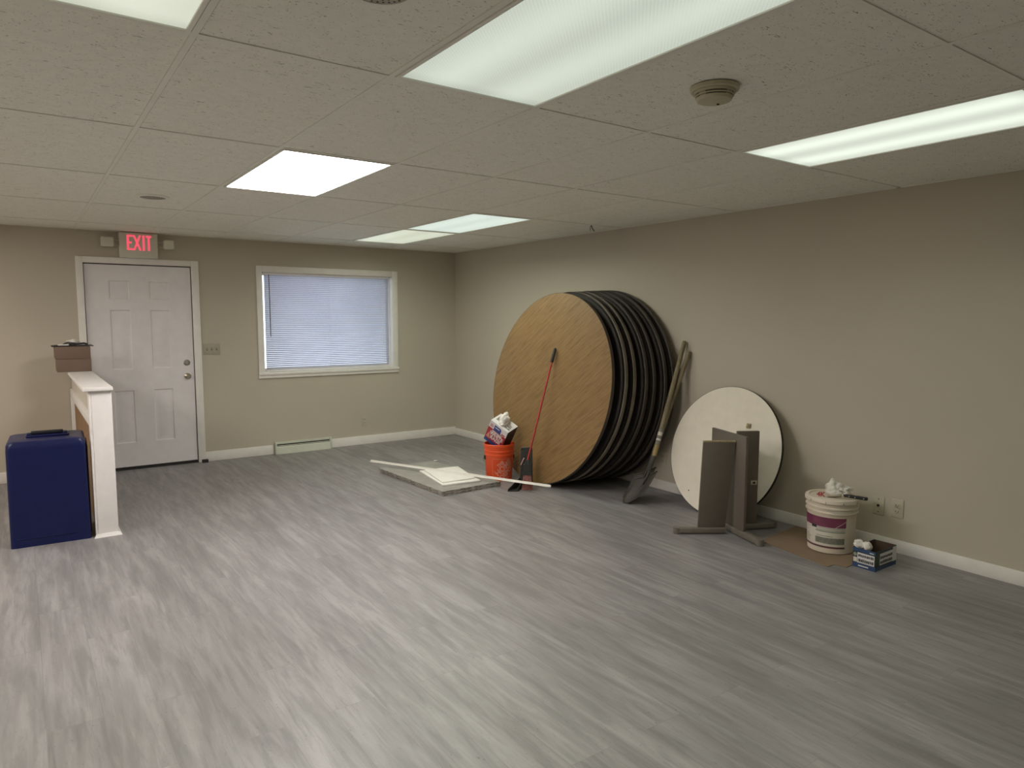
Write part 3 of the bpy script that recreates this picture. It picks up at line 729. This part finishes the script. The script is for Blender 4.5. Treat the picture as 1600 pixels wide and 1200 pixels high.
# loose leg A
nA = Vector((.57, .82, 0))
lA = pedestal_panel('table_trestle', [(3.753,3.091,.046),(3.908,2.984,.046),(3.952,2.953,.642),(3.772,3.078,.642)], .022, nA, [((3.919, 2.993, 0), (3.622, 3.199, 0))],
    'loose grey panel trestle with one long foot on its left, leaning against the crossed pedestal')
inv = Matrix.Translation(-lA.location)
e1 = Vector((3.772,3.078,.6425)) ; e2 = Vector((3.952,2.953,.6425))
MB().hexa([tuple(Vector(q)-lA.location) for q in (e1, e2, e2+nA.normalized()*.022, e1+nA.normalized()*.022, e1+Vector((0,0,.008)), e2+Vector((0,0,.008)), e2+nA.normalized()*.022+Vector((0,0,.008)), e1+nA.normalized()*.022+Vector((0,0,.008)))]).build('raw_edge', M_chip, lA, smooth=False)

# ------------------------------------------------------------------ shovels
def shovel(name, label, top, sock, ax, tip, side, m_handle, lab=True):
    o = empty(name, tip, label, 'shovel', 'long handled shovels leaning on the right wall'); B0 = Vector(tip)
    L = lambda p: Vector(p) - B0
    top, sock, ax, tipv, side = Vector(top), Vector(sock), Vector(ax), Vector(tip), Vector(side).normalized()
    d = (top-sock).normalized()
    MB().tube([L(sock), L(sock+(top-sock)*.5), L(top-d*.012), L(top-d*.003), L(top)], [.0185,.0185,.0175,.0155,.008], 16).build('handle', m_handle, o)
    if lab:
        s = MB().tube([L(sock+d*.10), L(sock+d*.22)], .0190, 16, False).build('sticker', M_ltext, o)
        MB().tube([L(sock+d*.125), L(sock+d*.14)], .0193, 16, False).tube([L(sock+d*.165), L(sock+d*.195)], .0193, 16, False).build('print', M_label, s)
        MB().tube([L(sock-d*.004), L(sock+d*.085)], .0192, 16).build('ferrule_sleeve', mat('yellow_wood_end', (.32,.24,.085), .5), o)
    MB().tube([L(sock-d*.002), L(sock+(ax-sock)*.4), L(ax), L(ax+(tipv-ax)*.28)], [.017,.0155,.013,.009], 12).build('socket', M_iron, o)
    # blade: dished pointed sheet
    dn = (tipv-ax); ln = dn.length; dn.normalize(); nn = dn.cross(side).normalized()
    b = MB(); rows = []
    W = .108
    N = 14
    for i in range(N+1):
        u = i/N
        hw_ = W*(1.0 if u < .5 else math.sqrt(max(0, 1-((u-.5)/.5)**2.2)))
        hw_ = max(hw_, .004)
        row = []
        for k in range(9):
            s = -1+k*.25
            p = ax + dn*(u*ln) + side*(s*hw_) + nn*(.022*(s*s) - .012*math.sin(u*PI))
            row.append(b.b.verts.new(L(p)))
        rows.append(row)
    for A, Bq in zip(rows, rows[1:]):
        for k in range(8): b.b.faces.new((A[k], A[k+1], Bq[k+1], Bq[k]))
    bo = b.build('blade', M_iron, o); md = bo.modifiers.new('thick', 'SOLIDIFY'); md.thickness = .003; md.offset = 0
    for s in (-1, 1):
        a = ax + side*(s*W) + nn*.022; c = ax + side*(s*.03) + nn*.002
        MB().tube([L(a), L((a+c)/2 - dn*.004), L(c)], [.006,.007,.006], 8).build('foot_step', M_iron, bo)
    return o
shovel('shovel', 'nearer long handled shovel with a label near its yellow handle end', (4.472, 3.872, 1.296), (4.112, 3.845, .385), (4.036, 3.842, .225), (3.912, 3.915, .004), (.25, -.93, .43), M_tool)
shovel('shovel', 'rear long handled shovel mostly hidden behind the labelled shovel', (4.474, 3.822, 1.214), (4.178, 3.912, .385), (4.112, 3.925, .235), (3.995, 3.995, .004), (.25, -.93, .43), M_tool, lab=False)

# ------------------------------------------------------------------ broom and dustpan
br_ = empty('broom', (3.514, 4.751, 0), 'red handled lobby broom with a black grip leaning on the front round table', 'broom'); B0 = Vector((3.514, 4.751, 0))
L = lambda p: tuple(Vector(p)-B0)
hb_ = Vector((3.490, 4.722, .232))
top_ = Vector((3.885, 4.849, 1.20)); dgrip = (top_-hb_-Vector((.028,.041,0))).normalized(); hb_ = hb_ + Vector((.028,.041,0)); 
MB().tube([L(hb_), L(hb_+dgrip*.92)], .0085, 12).build('handle', M_redmetal, br_)
MB().tube([L(hb_+dgrip*.92), L(hb_+dgrip*.925), L(hb_+dgrip*1.04), L(hb_+dgrip*1.055)], [.011,.0145,.0145,.009], 14).build('grip', M_dark, br_)
wd = Vector((.817, -.576, 0)); fd = Vector((.576, .817, 0))
def trap(mb, z0, w0, d0, z1, w1, d1, c0, c1):
    P = []
    for z, w, d, c in ((z0, w0, d0, c0), (z1, w1, d1, c1)):
        for sw, sd_ in ((-1,-1),(1,-1),(1,1),(-1,1)): P.append(L(Vector((c[0], c[1], z)) + wd*w*sw + fd*d*sd_))
    mb.hexa(P)
hd_ = MB(); trap(hd_, .135, .038, .020, .225, .030, .018, (3.516,4.755), (3.518,4.761)); trap(hd_, .226, .018, .014, .262, .012, .012, (3.518,4.761), (3.524,4.765))
hd_.build('broom_head', M_pan, br_)
bq = MB()
for i in range(14):
    for j in range(4):
        sx = (i+.5)/14*2-1; sy_ = (j+.5)/4*2-1
        jx, jy = random.uniform(-.05,.05), random.uniform(-.1,.1)
        a = Vector((3.516, 4.755, .14)) + wd*.034*sx + fd*.016*sy_
        m_ = Vector((3.515, 4.754, .07)) + wd*.038*(sx+jx*.5) + fd*.020*sy_
        c = Vector((3.515, 4.753, .001+random.uniform(0,.006))) + wd*.046*(sx+jx) + fd*.024*(sy_+jy)
        bq.tube([L(a), L(m_), L(c)], [.003,.0036,.0032], 5)
bq.build('bristles', M_bristle, br_)

dp = empty('dustpan', (3.565, 4.83, 0), 'black upright lobby dustpan standing behind the broom against the front round table', 'dustpan')
yaw = math.atan2(-.576, .817)
dp.rotation_euler = (0, 0, yaw)
# local: x along width (to the image right), y away from the camera
tray = MB()
tray.hexa([(-.165,-.15,.0),(-.08,-.15,.0),(-.02,.0,.0),(-.06,.0,.0),(-.165,-.15,.004),(-.08,-.15,.004),(-.02,.0,.008),(-.06,.0,.008)])
tray.hexa([(-.165,-.15,.004),(-.16,-.15,.004),(-.055,.0,.008),(-.06,.0,.008),(-.163,-.145,.02),(-.159,-.145,.02),(-.055,.0,.09),(-.06,.0,.09)])
tray.hexa([(-.085,-.15,.004),(-.08,-.15,.004),(-.02,.0,.008),(-.025,.0,.008),(-.084,-.145,.02),(-.08,-.145,.02),(-.02,.0,.09),(-.025,.0,.09)])
tray.build('tray', M_pan, dp)
hood = MB(); pts = []
hood.hexa([(-.06,.0,.008),(.055,.0,.008),(.055,.012,.008),(-.06,.012,.008),(-.055,.035,.33),(.052,.035,.33),(.052,.045,.33),(-.055,.045,.33)])
hood.hexa([(-.055,.035,.3305),(.052,.035,.3305),(.052,.045,.3305),(-.055,.045,.3305),(-.043,.038,.352),(.042,.038,.352),(.042,.046,.352),(-.043,.046,.352)])
ho = hood.build('hood', M_pan, dp); bv = ho.modifiers.new('round', 'BEVEL'); bv.width = .004; bv.segments = 2
tag(MB().tube([(-.052, -.018, .205), (-.030, -.012, .252), (-.022, .0, .262)], .0045, 8).build('latch_bar', mat('pale_pink_metal', (.55,.35,.33), .4, .3), dp), 'pale metal latch bar')

# ------------------------------------------------------------------ orange bucket and rag box
BX, BY = 3.562, 5.257
bk = empty('plastic_bucket', (BX, BY, 0), 'orange plastic bucket with slanted pale lettering, holding a box of white rags', 'bucket')
H_ = .335; rt_, rb_ = .1395, .119
def rad(z): return rb_ + (rt_-rb_)*z/H_
MB().lathe([(0,.004),(rb_-.006,.0),(rb_,.004),(rad(.225),.225),(rad(.235)+.004,.232),(rad(.235)+.004,.240),(rad(.245),.243),(rad(.262),.262),(rad(.262)+.005,.266),(rad(.262)+.005,.274),(rad(.28),.278),(rad(.30),.30),(rad(.305)+.005,.304),(rt_+.005,H_-.003),(rt_+.001,H_),(rt_-.003,H_-.002),(rb_-.003,.008),(0,.008)], 72).build('pail_body', M_orange, bk)
bk_ear = MB(); aE = math.radians(150+0)
for a in (math.radians(158), math.radians(-22)):
    e = Vector((math.cos(a), math.sin(a), 0)); Mx = frame(e*(rad(.232)-.004)+Vector((0,0,.205)), Vector((-e.y, e.x, 0)), e, Vector((0,0,1)))
    MB().box((-.022, 0, -.018), (.022, .012, .018), .004, 2, M=Mx).build('handle_ear', M_dark, bk)
a = math.radians(158)
pts = []
for k in range(17):
    t = k/16*PI; ang_ = math.radians(-22) ; e = Vector((math.cos(a), math.sin(a), 0)); s_ = Vector((-e.y, e.x, 0))
    pts.append(tuple(e*(rad(.2)+.016)*math.cos(t) + s_*(-.150)*math.sin(t) + Vector((0,0,.205-.10*math.sin(t)))))
MB().tube(pts, .0022, 6).build('wire_handle', M_chrome, bk)
# printed square with stencil words, facing about toward the camera and a bit right
aF = math.atan2(-.817, -.576) + math.radians(14)
def onb(co, z0=.115, rot=math.radians(42), sx=1.0):
    x, y = co.x*math.cos(rot)-co.y*math.sin(rot), co.x*math.sin(rot)+co.y*math.cos(rot)
    z = z0 + y; an = aF + x/rad(z)
    rr_ = rad(z) + .0006 + co.z
    return Vector((rr_*math.cos(an), rr_*math.sin(an), z))
lg_ = MB()
s2 = .088
for (a0, a1, z0, z1) in ((-s2,s2,.205,.2075), (-s2,s2,.03,.0325), (-s2,-s2+.0025,.0325,.205), (s2-.0025,s2,.0325,.205)):
    lg_.arc(rad(z0)+.0003, rad(z1)+.0003, z0, z1, aF+a0/rad(z0), aF+a1/rad(z0), (0,0,0), .0006, 16)
lg = tag(lg_.build('printed_square', M_orlogo, bk), 'thin pale outline square printed on the bucket')
for (tx, sz, dy) in (('THE', .042, .054), ('HOME', .072, .008), ('DEPOT', .060, -.048)):
    text_mesh(tx, sz, 'lettering', M_orlogo, bk, lambda co, dy=dy: onb(Vector((co.x*.92+.018, co.y+dy-.012, co.z))), .0004, .0016 if sz > .04 else .0008)

w_v = Vector((0.3956032, -0.74975332, -0.53044139)); h_v = Vector((0.03573564, 0.58968625, -0.80684143)); d_v = Vector((0.91772603, 0.30023339, 0.26007469))
rbx = empty('rag_box', None, 'red white and blue box of white rags tilted in the orange bucket', 'box', M=frame((3.460, 5.235, .559), w_v, d_v, -h_v))
# local: x right along the front edge, y back, z up (top at 0)
BWx, BD, BH = .203, .155, .235
rb = MB()
rb.box((0,0,-BH),(BWx,.002,0)).box((0,BD-.002,-BH),(BWx,BD,0)).box((0,.002,-BH),(.002,BD-.002,0)).box((BWx-.002,.002,-BH),(BWx,BD-.002,0)).box((.002,.002,-BH),(BWx-.002,BD-.002,-BH+.002))
rb.build('carton', M_boxwhite, rbx, smooth=False)
tp = MB()  # torn top with an opening
tp.box((.0,.0,.0003),(BWx,.045,.0018)).box((.0,.045,.0003),(.05,BD,.0018)).box((.13,.045,.0003),(BWx,BD,.0018))
tp.box((.132,.10,.0018),(.188,.135,.0024))
tp.build('torn_top', M_boxwhite, rbx, smooth=False)
MB().box((.135,.03,.0019),(.160,.05,.0026)).box((.165,.03,.0019),(.19,.05,.0026)).box((.14,.06,.0019),(.185,.075,.0026)).box((.15,.085,.0019),(.18,.095,.0026)).box((.02,.05,.0019),(.045,.11,.0026)).build('top_print', M_ltext, rbx, smooth=False)
fr = MB().box((.0,-.0012,-.20),(BWx,-.0004,-.072)); fr.build('red_panel', M_red, rbx, smooth=False)
MB().box((.0,-.0013,-BH),(BWx,-.0004,-.2005)).build('blue_panel', M_navy, rbx, smooth=False)
bp_ = MB().prism([(.058,-.018),(.125,-.018),(.138,-.03),(.138,-.078),(.058,-.078)], 0, .0012, M=frame((0,-.0006,0), (1,0,0), (0,0,1), (0,-1,0))).build('blue_badge', M_navy, rbx, smooth=False)
MB().box((.068,-.0024,-.042),(.118,-.0017,-.034)).build('badge_print', M_boxwhite, bp_, smooth=False)
MB().box((.05,-.0020,-.090),(.165,-.0011,-.083)).box((.05,-.0020,-.100),(.165,-.0011,-.094)).build('white_bars', M_boxwhite, rbx, smooth=False)
MB().box((.012,-.0014,-.032),(.04,-.0005,-.027)).box((.012,-.0014,-.045),(.05,-.0005,-.039)).box((.012,-.0014,-.058),(.045,-.0005,-.052)).box((.150,-.0014,-.066),(.19,-.0005,-.055)).build('small_print', M_red, rbx, smooth=False)
for tx, zc in (('WHITE', -.122), ('RAGS', -.164)):
    text_mesh(tx, .052, 'lettering', M_boxwhite, rbx, lambda co, zc=zc: Vector((.112+co.x*.92, -.0022-co.z, zc+co.y)), .0004, .0026)
MB().prism([(.008,-.185),(.030,-.118),(.040,-.150),(.048,-.19)], 0, .0008, M=frame((0,-.0013,0), (1,0,0), (0,0,1), (0,-1,0))).build('pictured_rag', M_orlogo, rbx, smooth=False)
MB().box((BWx+.0003,.0,-BH),(BWx+.0012,BD,-.004)).build('dark_side', M_boxside, rbx, smooth=False)
MB().box((BWx+.0013,.03,-.11),(BWx+.002,.12,-.06)).box((BWx+.0013,.03,-.15),(BWx+.002,.10,-.12)).build('side_print', M_ink, rbx, smooth=False)
rg_ = tag(MB().crumple((0,0,.004), (.050,.042,.060), 5.2, .42).crumple((-.03,.0,-.03), (.04,.035,.03), 7.7, .4).build('white_rag', M_paper, smooth='soft'), 'white rag pulled up out of the torn rag box', 'rag')
rg_.location = Vector((3.460, 5.235, .559)) + w_v*.092 + d_v*.085 - h_v*.030

# ------------------------------------------------------------------ ceiling tiles, white boards, rod
def rough_slab(x0, x1, y0, y1, z0, z1, seed):
    b = bmesh.new(); nx, ny, nz = 40, 76, 3
    m = MB(); b = m.b
    def P(i, j, k):
        return Vector((x0+(x1-x0)*i/nx, y0+(y1-y0)*j/ny, z0+(z1-z0)*k/nz))
    grid = {}
    for i in range(nx+1):
        for j in range(ny+1):
            for k in range(nz+1):
                if i in (0, nx) or j in (0, ny) or k in (0, nz):
                    p = P(i, j, k); q = p*28 + Vector((seed, 0, 0))
                    edge = (i in (0, nx)) or (j in (0, ny))
                    if edge:
                        d = .0045*noise.noise(q) + .003*noise.noise(q*2.7)
                        if i in (0, nx): p.x += d if i else -d
                        if j in (0, ny): p.y += d if j else -d
                    if k == nz and edge: p.z -= max(0, .004*noise.noise(q*1.5))
                    grid[i, j, k] = b.verts.new(p)
    def f(a, b_, c, d): m.b.faces.new((grid[a], grid[b_], grid[c], grid[d]))
    for i in range(nx):
        for j in range(ny):
            f((i,j,0),(i,j+1,0),(i+1,j+1,0),(i+1,j,0)); f((i,j,nz),(i+1,j,nz),(i+1,j+1,nz),(i,j+1,nz))
    for i in range(nx):
        for k in range(nz):
            f((i,0,k),(i+1,0,k),(i+1,0,k+1),(i,0,k+1)); f((i,ny,k),(i,ny,k+1),(i+1,ny,k+1),(i+1,ny,k))
    for j in range(ny):
        for k in range(nz):
            f((0,j,k),(0,j,k+1),(0,j+1,k+1),(0,j+1,k)); f((nx,j,k),(nx,j+1,k),(nx,j+1,k+1),(nx,j,k+1))
    return m
Mt = Matrix.Translation((2.805, 4.976, 0)) @ Matrix.Rotation(math.radians(2.2), 4, 'Z')
for k, (lab, dx, dy, a) in enumerate((('grey ceiling tile flat on the floor, bottom one of two', .002, .0, 0), ('grey rough edged ceiling tile carrying the white boards, upper one of two', .0, .003, .25))):
    o = rough_slab(0, .600, 0, 1.145, 0, .0195, 4.0+k*9).build('ceiling_tile', M_slab)
    o.matrix_world = Mt @ Matrix.Translation((dx, dy, .001+k*.0205)) @ Matrix.Rotation(math.radians(a), 4, 'Z')
    tag(o, lab, 'ceiling tile', 'loose ceiling tiles on the floor')
def board(P, z, t, label):
    c = Vector((sum(p[0] for p in P)/4, sum(p[1] for p in P)/4, z))
    m = MB().prism([(p[0]-c.x, p[1]-c.y) for p in P], 0, t)
    bmesh.ops.bevel(m.b, geom=m.b.edges[:], offset=.0015, segments=2, affect='EDGES', profile=.5)
    o = m.build('white_board', M_foam, loc=c); return tag(o, label, 'board', 'white boards on the ceiling tiles')
board([(2.893,5.132),(3.255,5.09),(3.345,5.70),(2.990,5.745)], .0422, .014, 'larger white board lying on the grey ceiling tile under another board')
board([(2.915,5.175),(3.235,5.165),(3.36,5.66),(3.02,5.70)], .0566, .012, 'upper white board lying on a slightly larger white board')
rd0, rd1 = Vector((2.755, 6.336, .0725)), Vector((3.570, 4.500, .0725))
dd = (rd1-rd0); Lr = dd.length; dd.normalize(); sd_ = dd.cross(Vector((0,0,1))).normalized(); ud = sd_.cross(dd)
Mr = frame(rd0, dd, sd_, ud)
rod = MB().box((0,-.011,-.003),(Lr,.011,.0),.0008,1).box((0,-.011,.0001),(Lr,-.0075,.014),.0008,1)
ro = rod.build('metal_angle_strip', M_foam); ro.matrix_world = Mr
tag(ro, 'long thin white metal strip lying over the boards toward the broom', 'strip')
tag(MB().crumple((0,0,.006), (.045,.012,.005), 2.2, .4, 3).build('paint_chip', M_foam, loc=(3.44, 6.27, 0)), 'small pale scrap on the floor behind the boards', 'scrap')

# ------------------------------------------------------------------ pail, cardboard, blue box
cd = MB().prism([(3.973,2.738),(4.106,2.761),(4.462,2.800),(4.474,2.22),(4.30,2.165),(4.132,2.150),(3.965,2.146),(3.944,2.213),(3.881,2.217)], .0005, .0045)
tag(cd.build('cardboard_sheet', M_card, smooth=False), 'flat brown cardboard sheet on the floor under the white pail', 'cardboard')
PX, PY, PZ = 4.209, 2.394, .0050
pl_ = empty('white_pail', (PX, PY, PZ), 'white lidded plastic pail with a purple band label standing on cardboard', 'pail')
def prad(z): return .1365 + .013*z/.33
MB().lathe([(0,.003),(.128,.0),(.1365,.005),(prad(.255),.255),(prad(.258)+.009,.258),(prad(.262)+.009,.264),(prad(.262),.268),(prad(.285),.285),(prad(.287)+.010,.287),(prad(.29)+.010,.296),(prad(.30),.30),(prad(.33),.335),(prad(.33)-.003,.335),(.133,.01),(0,.01)], 80).build('pail_body', M_pail, pl_)
lid = MB().lathe([(0,.3455),(.128,.3455),(.133,.343),(.138,.351),(.154,.352),(.161,.348),(.163,.340),(.1635,.325),(.1605,.323),(.1575,.326),(.1570,.334),(.150,.3395),(0,.3395)], 80).build('lid', M_pail, pl_)
nb = MB()
for k in range(10):
    a = k*2*PI/10+.3; e = Vector((math.cos(a), math.sin(a), 0)); nb.box((-.0012,0,.325),(.0012,.0012,.338), M=frame(e*.1634, Vector((-e.y,e.x,0)), e, Vector((0,0,1))))
nb.build('tear_notches', M_iron, lid, smooth=False)
aP = math.atan2(-.495, -.869)      # toward the camera
lef, rig = aP-math.radians(88), aP+math.radians(36)
def pa(z0, z1, a0, a1, m, nm, t, off=0, par=pl_):
    return MB().arc(prad(z0)+.0004+off, prad(z1)+.0004+off, z0, z1, a0, a1, (0,0,0), t, 28).build(nm, m, par)
lbp = pa(.034, .235, lef, rig, M_label, 'paper_label', .0006)
pa(.172, .2352, lef, rig, M_purple, 'purple_band', .0005, .0007, lbp)
pa(.038, .050, lef, rig, M_maroon, 'maroon_line', .0005, .0007, lbp)
a_m = lef + (rig-lef)*.40
pa(.066, .105, a_m, rig-.03, M_ltext, 'fine_print', .0005, .0007, lbp)
pr = MB()
for z in (.152, .163): pr.arc(prad(z)+.0011, prad(z+.004)+.0011, z, z+.004, a_m+.05, rig-.03, (0,0,0), .0004, 20)
pr.arc(prad(.14)+.0011, prad(.148)+.0011, .140, .148, a_m+.02, rig-.02, (0,0,0), .0004, 20)
pr.arc(prad(.112)+.0011, prad(.117)+.0011, .112, .117, a_m+.05, a_m+.75, (0,0,0), .0004, 20)
pr.build('green_print', M_lgreen, lbp)
pr = MB()
for z in (.158, .149, .132, .112, .103, .094, .085, .076, .067): pr.arc(prad(z)+.0011, prad(z+.0025)+.0011, z, z+.0025, lef+.25+random.uniform(0,.1), a_m-.22-random.uniform(0,.25), (0,0,0), .0004, 16)
pr.build('side_print', M_ltext, lbp)
pa(.160, .178, a_m-.20, a_m+.06, M_ink, 'black_badge', .0005, .0014, lbp)
ln2 = MB()
for k in range(10):
    a0 = rig-.45+k*.045; z0 = .174+k*.0042; ln2.arc(prad(z0)+.0016, prad(z0+.003)+.0016, z0, z0+.003, a0, a0+.05, (0,0,0), .0003, 3)
ln2.build('diagonal_line', M_pail, lbp)
# grip panel on the collar
pa(.268, .284, aP+.0, aP+.95, M_label, 'collar_panel', .004, .001)
# lid marks
cdir = Vector((.495,-.869,0)); fdir = Vector((.869,.495,0))
def onlid(co, px=-.068, py=.0):
    p = cdir*(px+co.x) + fdir*(py+co.y); return Vector((p.x, p.y, .3462+co.z))
text_mesh('4K', .075, 'lid_print', M_red, lid, lambda co: onlid(Vector((co.x*.55, co.y*2.3, co.z))), .0003, .003)
text_mesh('T', .05, 'lid_mark', M_ink, lid, lambda co: onlid(Vector((co.x*.8, co.y*.9, co.z)), -.022, .055), .0003, .002)
topz = PZ + .3465
pw = tag(MB().crumple((-.028,0,.042), (.042,.040,.050), 8.1, .55).crumple((.038,.008,.032), (.044,.044,.036), 9.4, .55).crumple((-.015,-.025,.018), (.055,.035,.020), 2.7, .45).build('white_cloth', M_paper, smooth='soft'), 'crumpled white cloth heaped on the lid of the white pail', 'cloth')
pw.matrix_world = frame(Vector((PX, PY, topz)) + cdir*.030 + fdir*.035, cdir, fdir, Vector((0,0,1)))
pk = empty('putty_knife', None, 'putty knife with a black riveted handle lying across the pail lid', 'putty knife', M=frame(Vector((4.190, 2.305, topz+.008)), Vector((.245,-.969,0)).normalized(), Vector((.969,.245,0)).normalized(), Vector((0,0,1))))
MB().box((0,-.012,.004),(.135,.012,.024),.006,3).build('handle', M_binh, pk)
MB().box((-.012,-.0125,.005),(-.0005,.0125,.023),.003).build('bolster', M_brass, pk)
MB().hexa([(-.1,-.035,-.006),(-.0125,-.009,.010),(-.0125,.009,.010),(-.1,.035,-.006),(-.1,-.035,-.005),(-.0125,-.009,.012),(-.0125,.009,.012),(-.1,.035,-.005)]).build('blade', M_brass, pk)
rv = MB()
for x in (.03, .065, .115): rv.lathe([(0,.0245),(.0035,.0242),(.0045,.0238)], 12, c=(x,0,0)).box((x-.003,-.0127,.011),(x+.003,-.0118,.017))
rv.build('rivets', M_brass, pk)

bx = empty('open_box', (4.150, 2.078, 0), 'open blue cardboard box with white lettering panels on the floor by the pail', 'box')
x0, x1, y0, y1, zb = -.122, .122, -.068, .068, .118
bb_ = MB().box((x0,y0,0),(x1,y0+.003,zb)).box((x0,y1-.003,0),(x1,y1,zb)).box((x0,y0+.003,0),(x0+.003,y1-.003,zb)).box((x1-.003,y0+.003,0),(x1,y1-.003,zb)).box((x0+.003,y0+.003,0),(x1-.003,y1-.003,.003))
bb_.build('carton', M_tealbox, bx, smooth=False)
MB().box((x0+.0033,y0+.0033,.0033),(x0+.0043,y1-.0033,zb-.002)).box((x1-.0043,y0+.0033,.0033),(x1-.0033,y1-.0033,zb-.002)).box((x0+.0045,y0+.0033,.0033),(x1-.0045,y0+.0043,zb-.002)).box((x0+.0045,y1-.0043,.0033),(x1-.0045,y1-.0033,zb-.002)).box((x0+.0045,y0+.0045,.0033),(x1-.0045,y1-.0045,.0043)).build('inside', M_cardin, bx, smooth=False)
# faces: front (toward -x) and near side (toward -y)
MB().box((x0-.0008,y0,0),(x0-.0001,y1,.028)).box((x0,y0-.0008,0),(x1,y0-.0001,.022)).box((x0-.0008,y0+.0,.098),(x0-.0001,y1,zb)).build('blue_bands', M_bluebox, bx, smooth=False)
f1 = MB().box((x0-.0010,y0+.006,.030),(x0-.0001,y1-.028,.092)).build('white_panel', M_boxwhite, bx, smooth=False)
f2 = MB().box((x0+.05,y0-.0010,.030),(x1-.045,y0-.0001,.100)).box((x1-.044,y0-.0010,.026),(x1-.001,y0-.0001,zb-.004)).build('white_panel', M_boxwhite, bx, smooth=False)
MB().box((x0+.002,y0-.0010,.035),(x0+.045,y0-.0001,.108)).build('green_panel', M_greenbox, bx, smooth=False)
random.seed(3)
t1 = MB(); t2 = MB()
for (za, zb2) in ((.066,.084), (.036,.056)):
    y = y0+.011
    while y < y1-.036:
        w = random.uniform(.004,.009)
        t1.box((x0-.0014, y, za+random.uniform(0,.003)), (x0-.0009, min(y+w, y1-.033), zb2-random.uniform(0,.003))); y += w+.002
    x = x0+.055
    while x < x1-.055:
        w = random.uniform(.006,.012)
        t2.box((x, y0-.0014, za+random.uniform(0,.003)), (min(x+w, x1-.050), y0-.0009, zb2-random.uniform(0,.003))); x += w+.003
t1.build('print', M_ink, f1, smooth=False); t2.build('print', M_ink, f2, smooth=False)
MB().lathe([(0,0),(.011,0),(.011,.0006),(0,.0007)], 20, M=Matrix.Translation((x0-.0009, y1-.014, .078)) @ Matrix.Rotation(-PI/2, 4, 'Y')).build('round_emblem', M_lgreen, bx)
MB().box((x0-.0011,y1-.026,.032),(x0-.0001,y1-.004,.060)).build('pale_panel', M_label, bx, smooth=False)
MB().box((x0-.0012,y0+.01,.102),(x0-.0007,y0+.035,.107)).box((x0-.0012,y0+.04,.010),(x0-.0007,y1-.035,.017)).build('small_print', M_boxwhite, bx, smooth=False)
gl = tag(MB().crumple((0,.024,.0), (.026,.030,.026), 1.4, .35).crumple((.004,-.026,-.004), (.026,.026,.028), 6.6, .25).crumple((.002,.0,-.006), (.02,.02,.016), 4.4, .2).build('cloth_bundle', M_paper, smooth='soft', loc=(4.052, 2.100, .137)), 'bunched white cloth hanging over the edge of the open blue box', 'cloth')

# ------------------------------------------------------------------ world, camera, view
wd_ = bpy.data.worlds.new('World'); S.world = wd_; wd_.use_nodes = True
bg = wd_.node_tree.nodes['Background']; bg.inputs['Color'].default_value = (.80,.87,1.0,1); bg.inputs['Strength'].default_value = 3.0
cam = bpy.data.cameras.new('Camera'); co = bpy.data.objects.new('Camera', cam); COL.objects.link(co); S.camera = co
cam.sensor_width = 36; cam.lens = 1086.972/1600*36; cam.clip_start = .05
r_ = Vector((0.8173279, -0.57617045, 0.00164931)); u_ = Vector((0.05338197, 0.07857471, 0.99547797)); f_ = Vector((0.57369458, 0.81354387, -0.09497841))
co.matrix_world = frame((0, 0, 1.48579), r_, u_, -f_)
S.view_settings.view_transform = 'Standard'; S.view_settings.look = 'None'; S.view_settings.gamma = 1; S.view_settings.use_curve_mapping = False
S.view_settings.exposure = 0
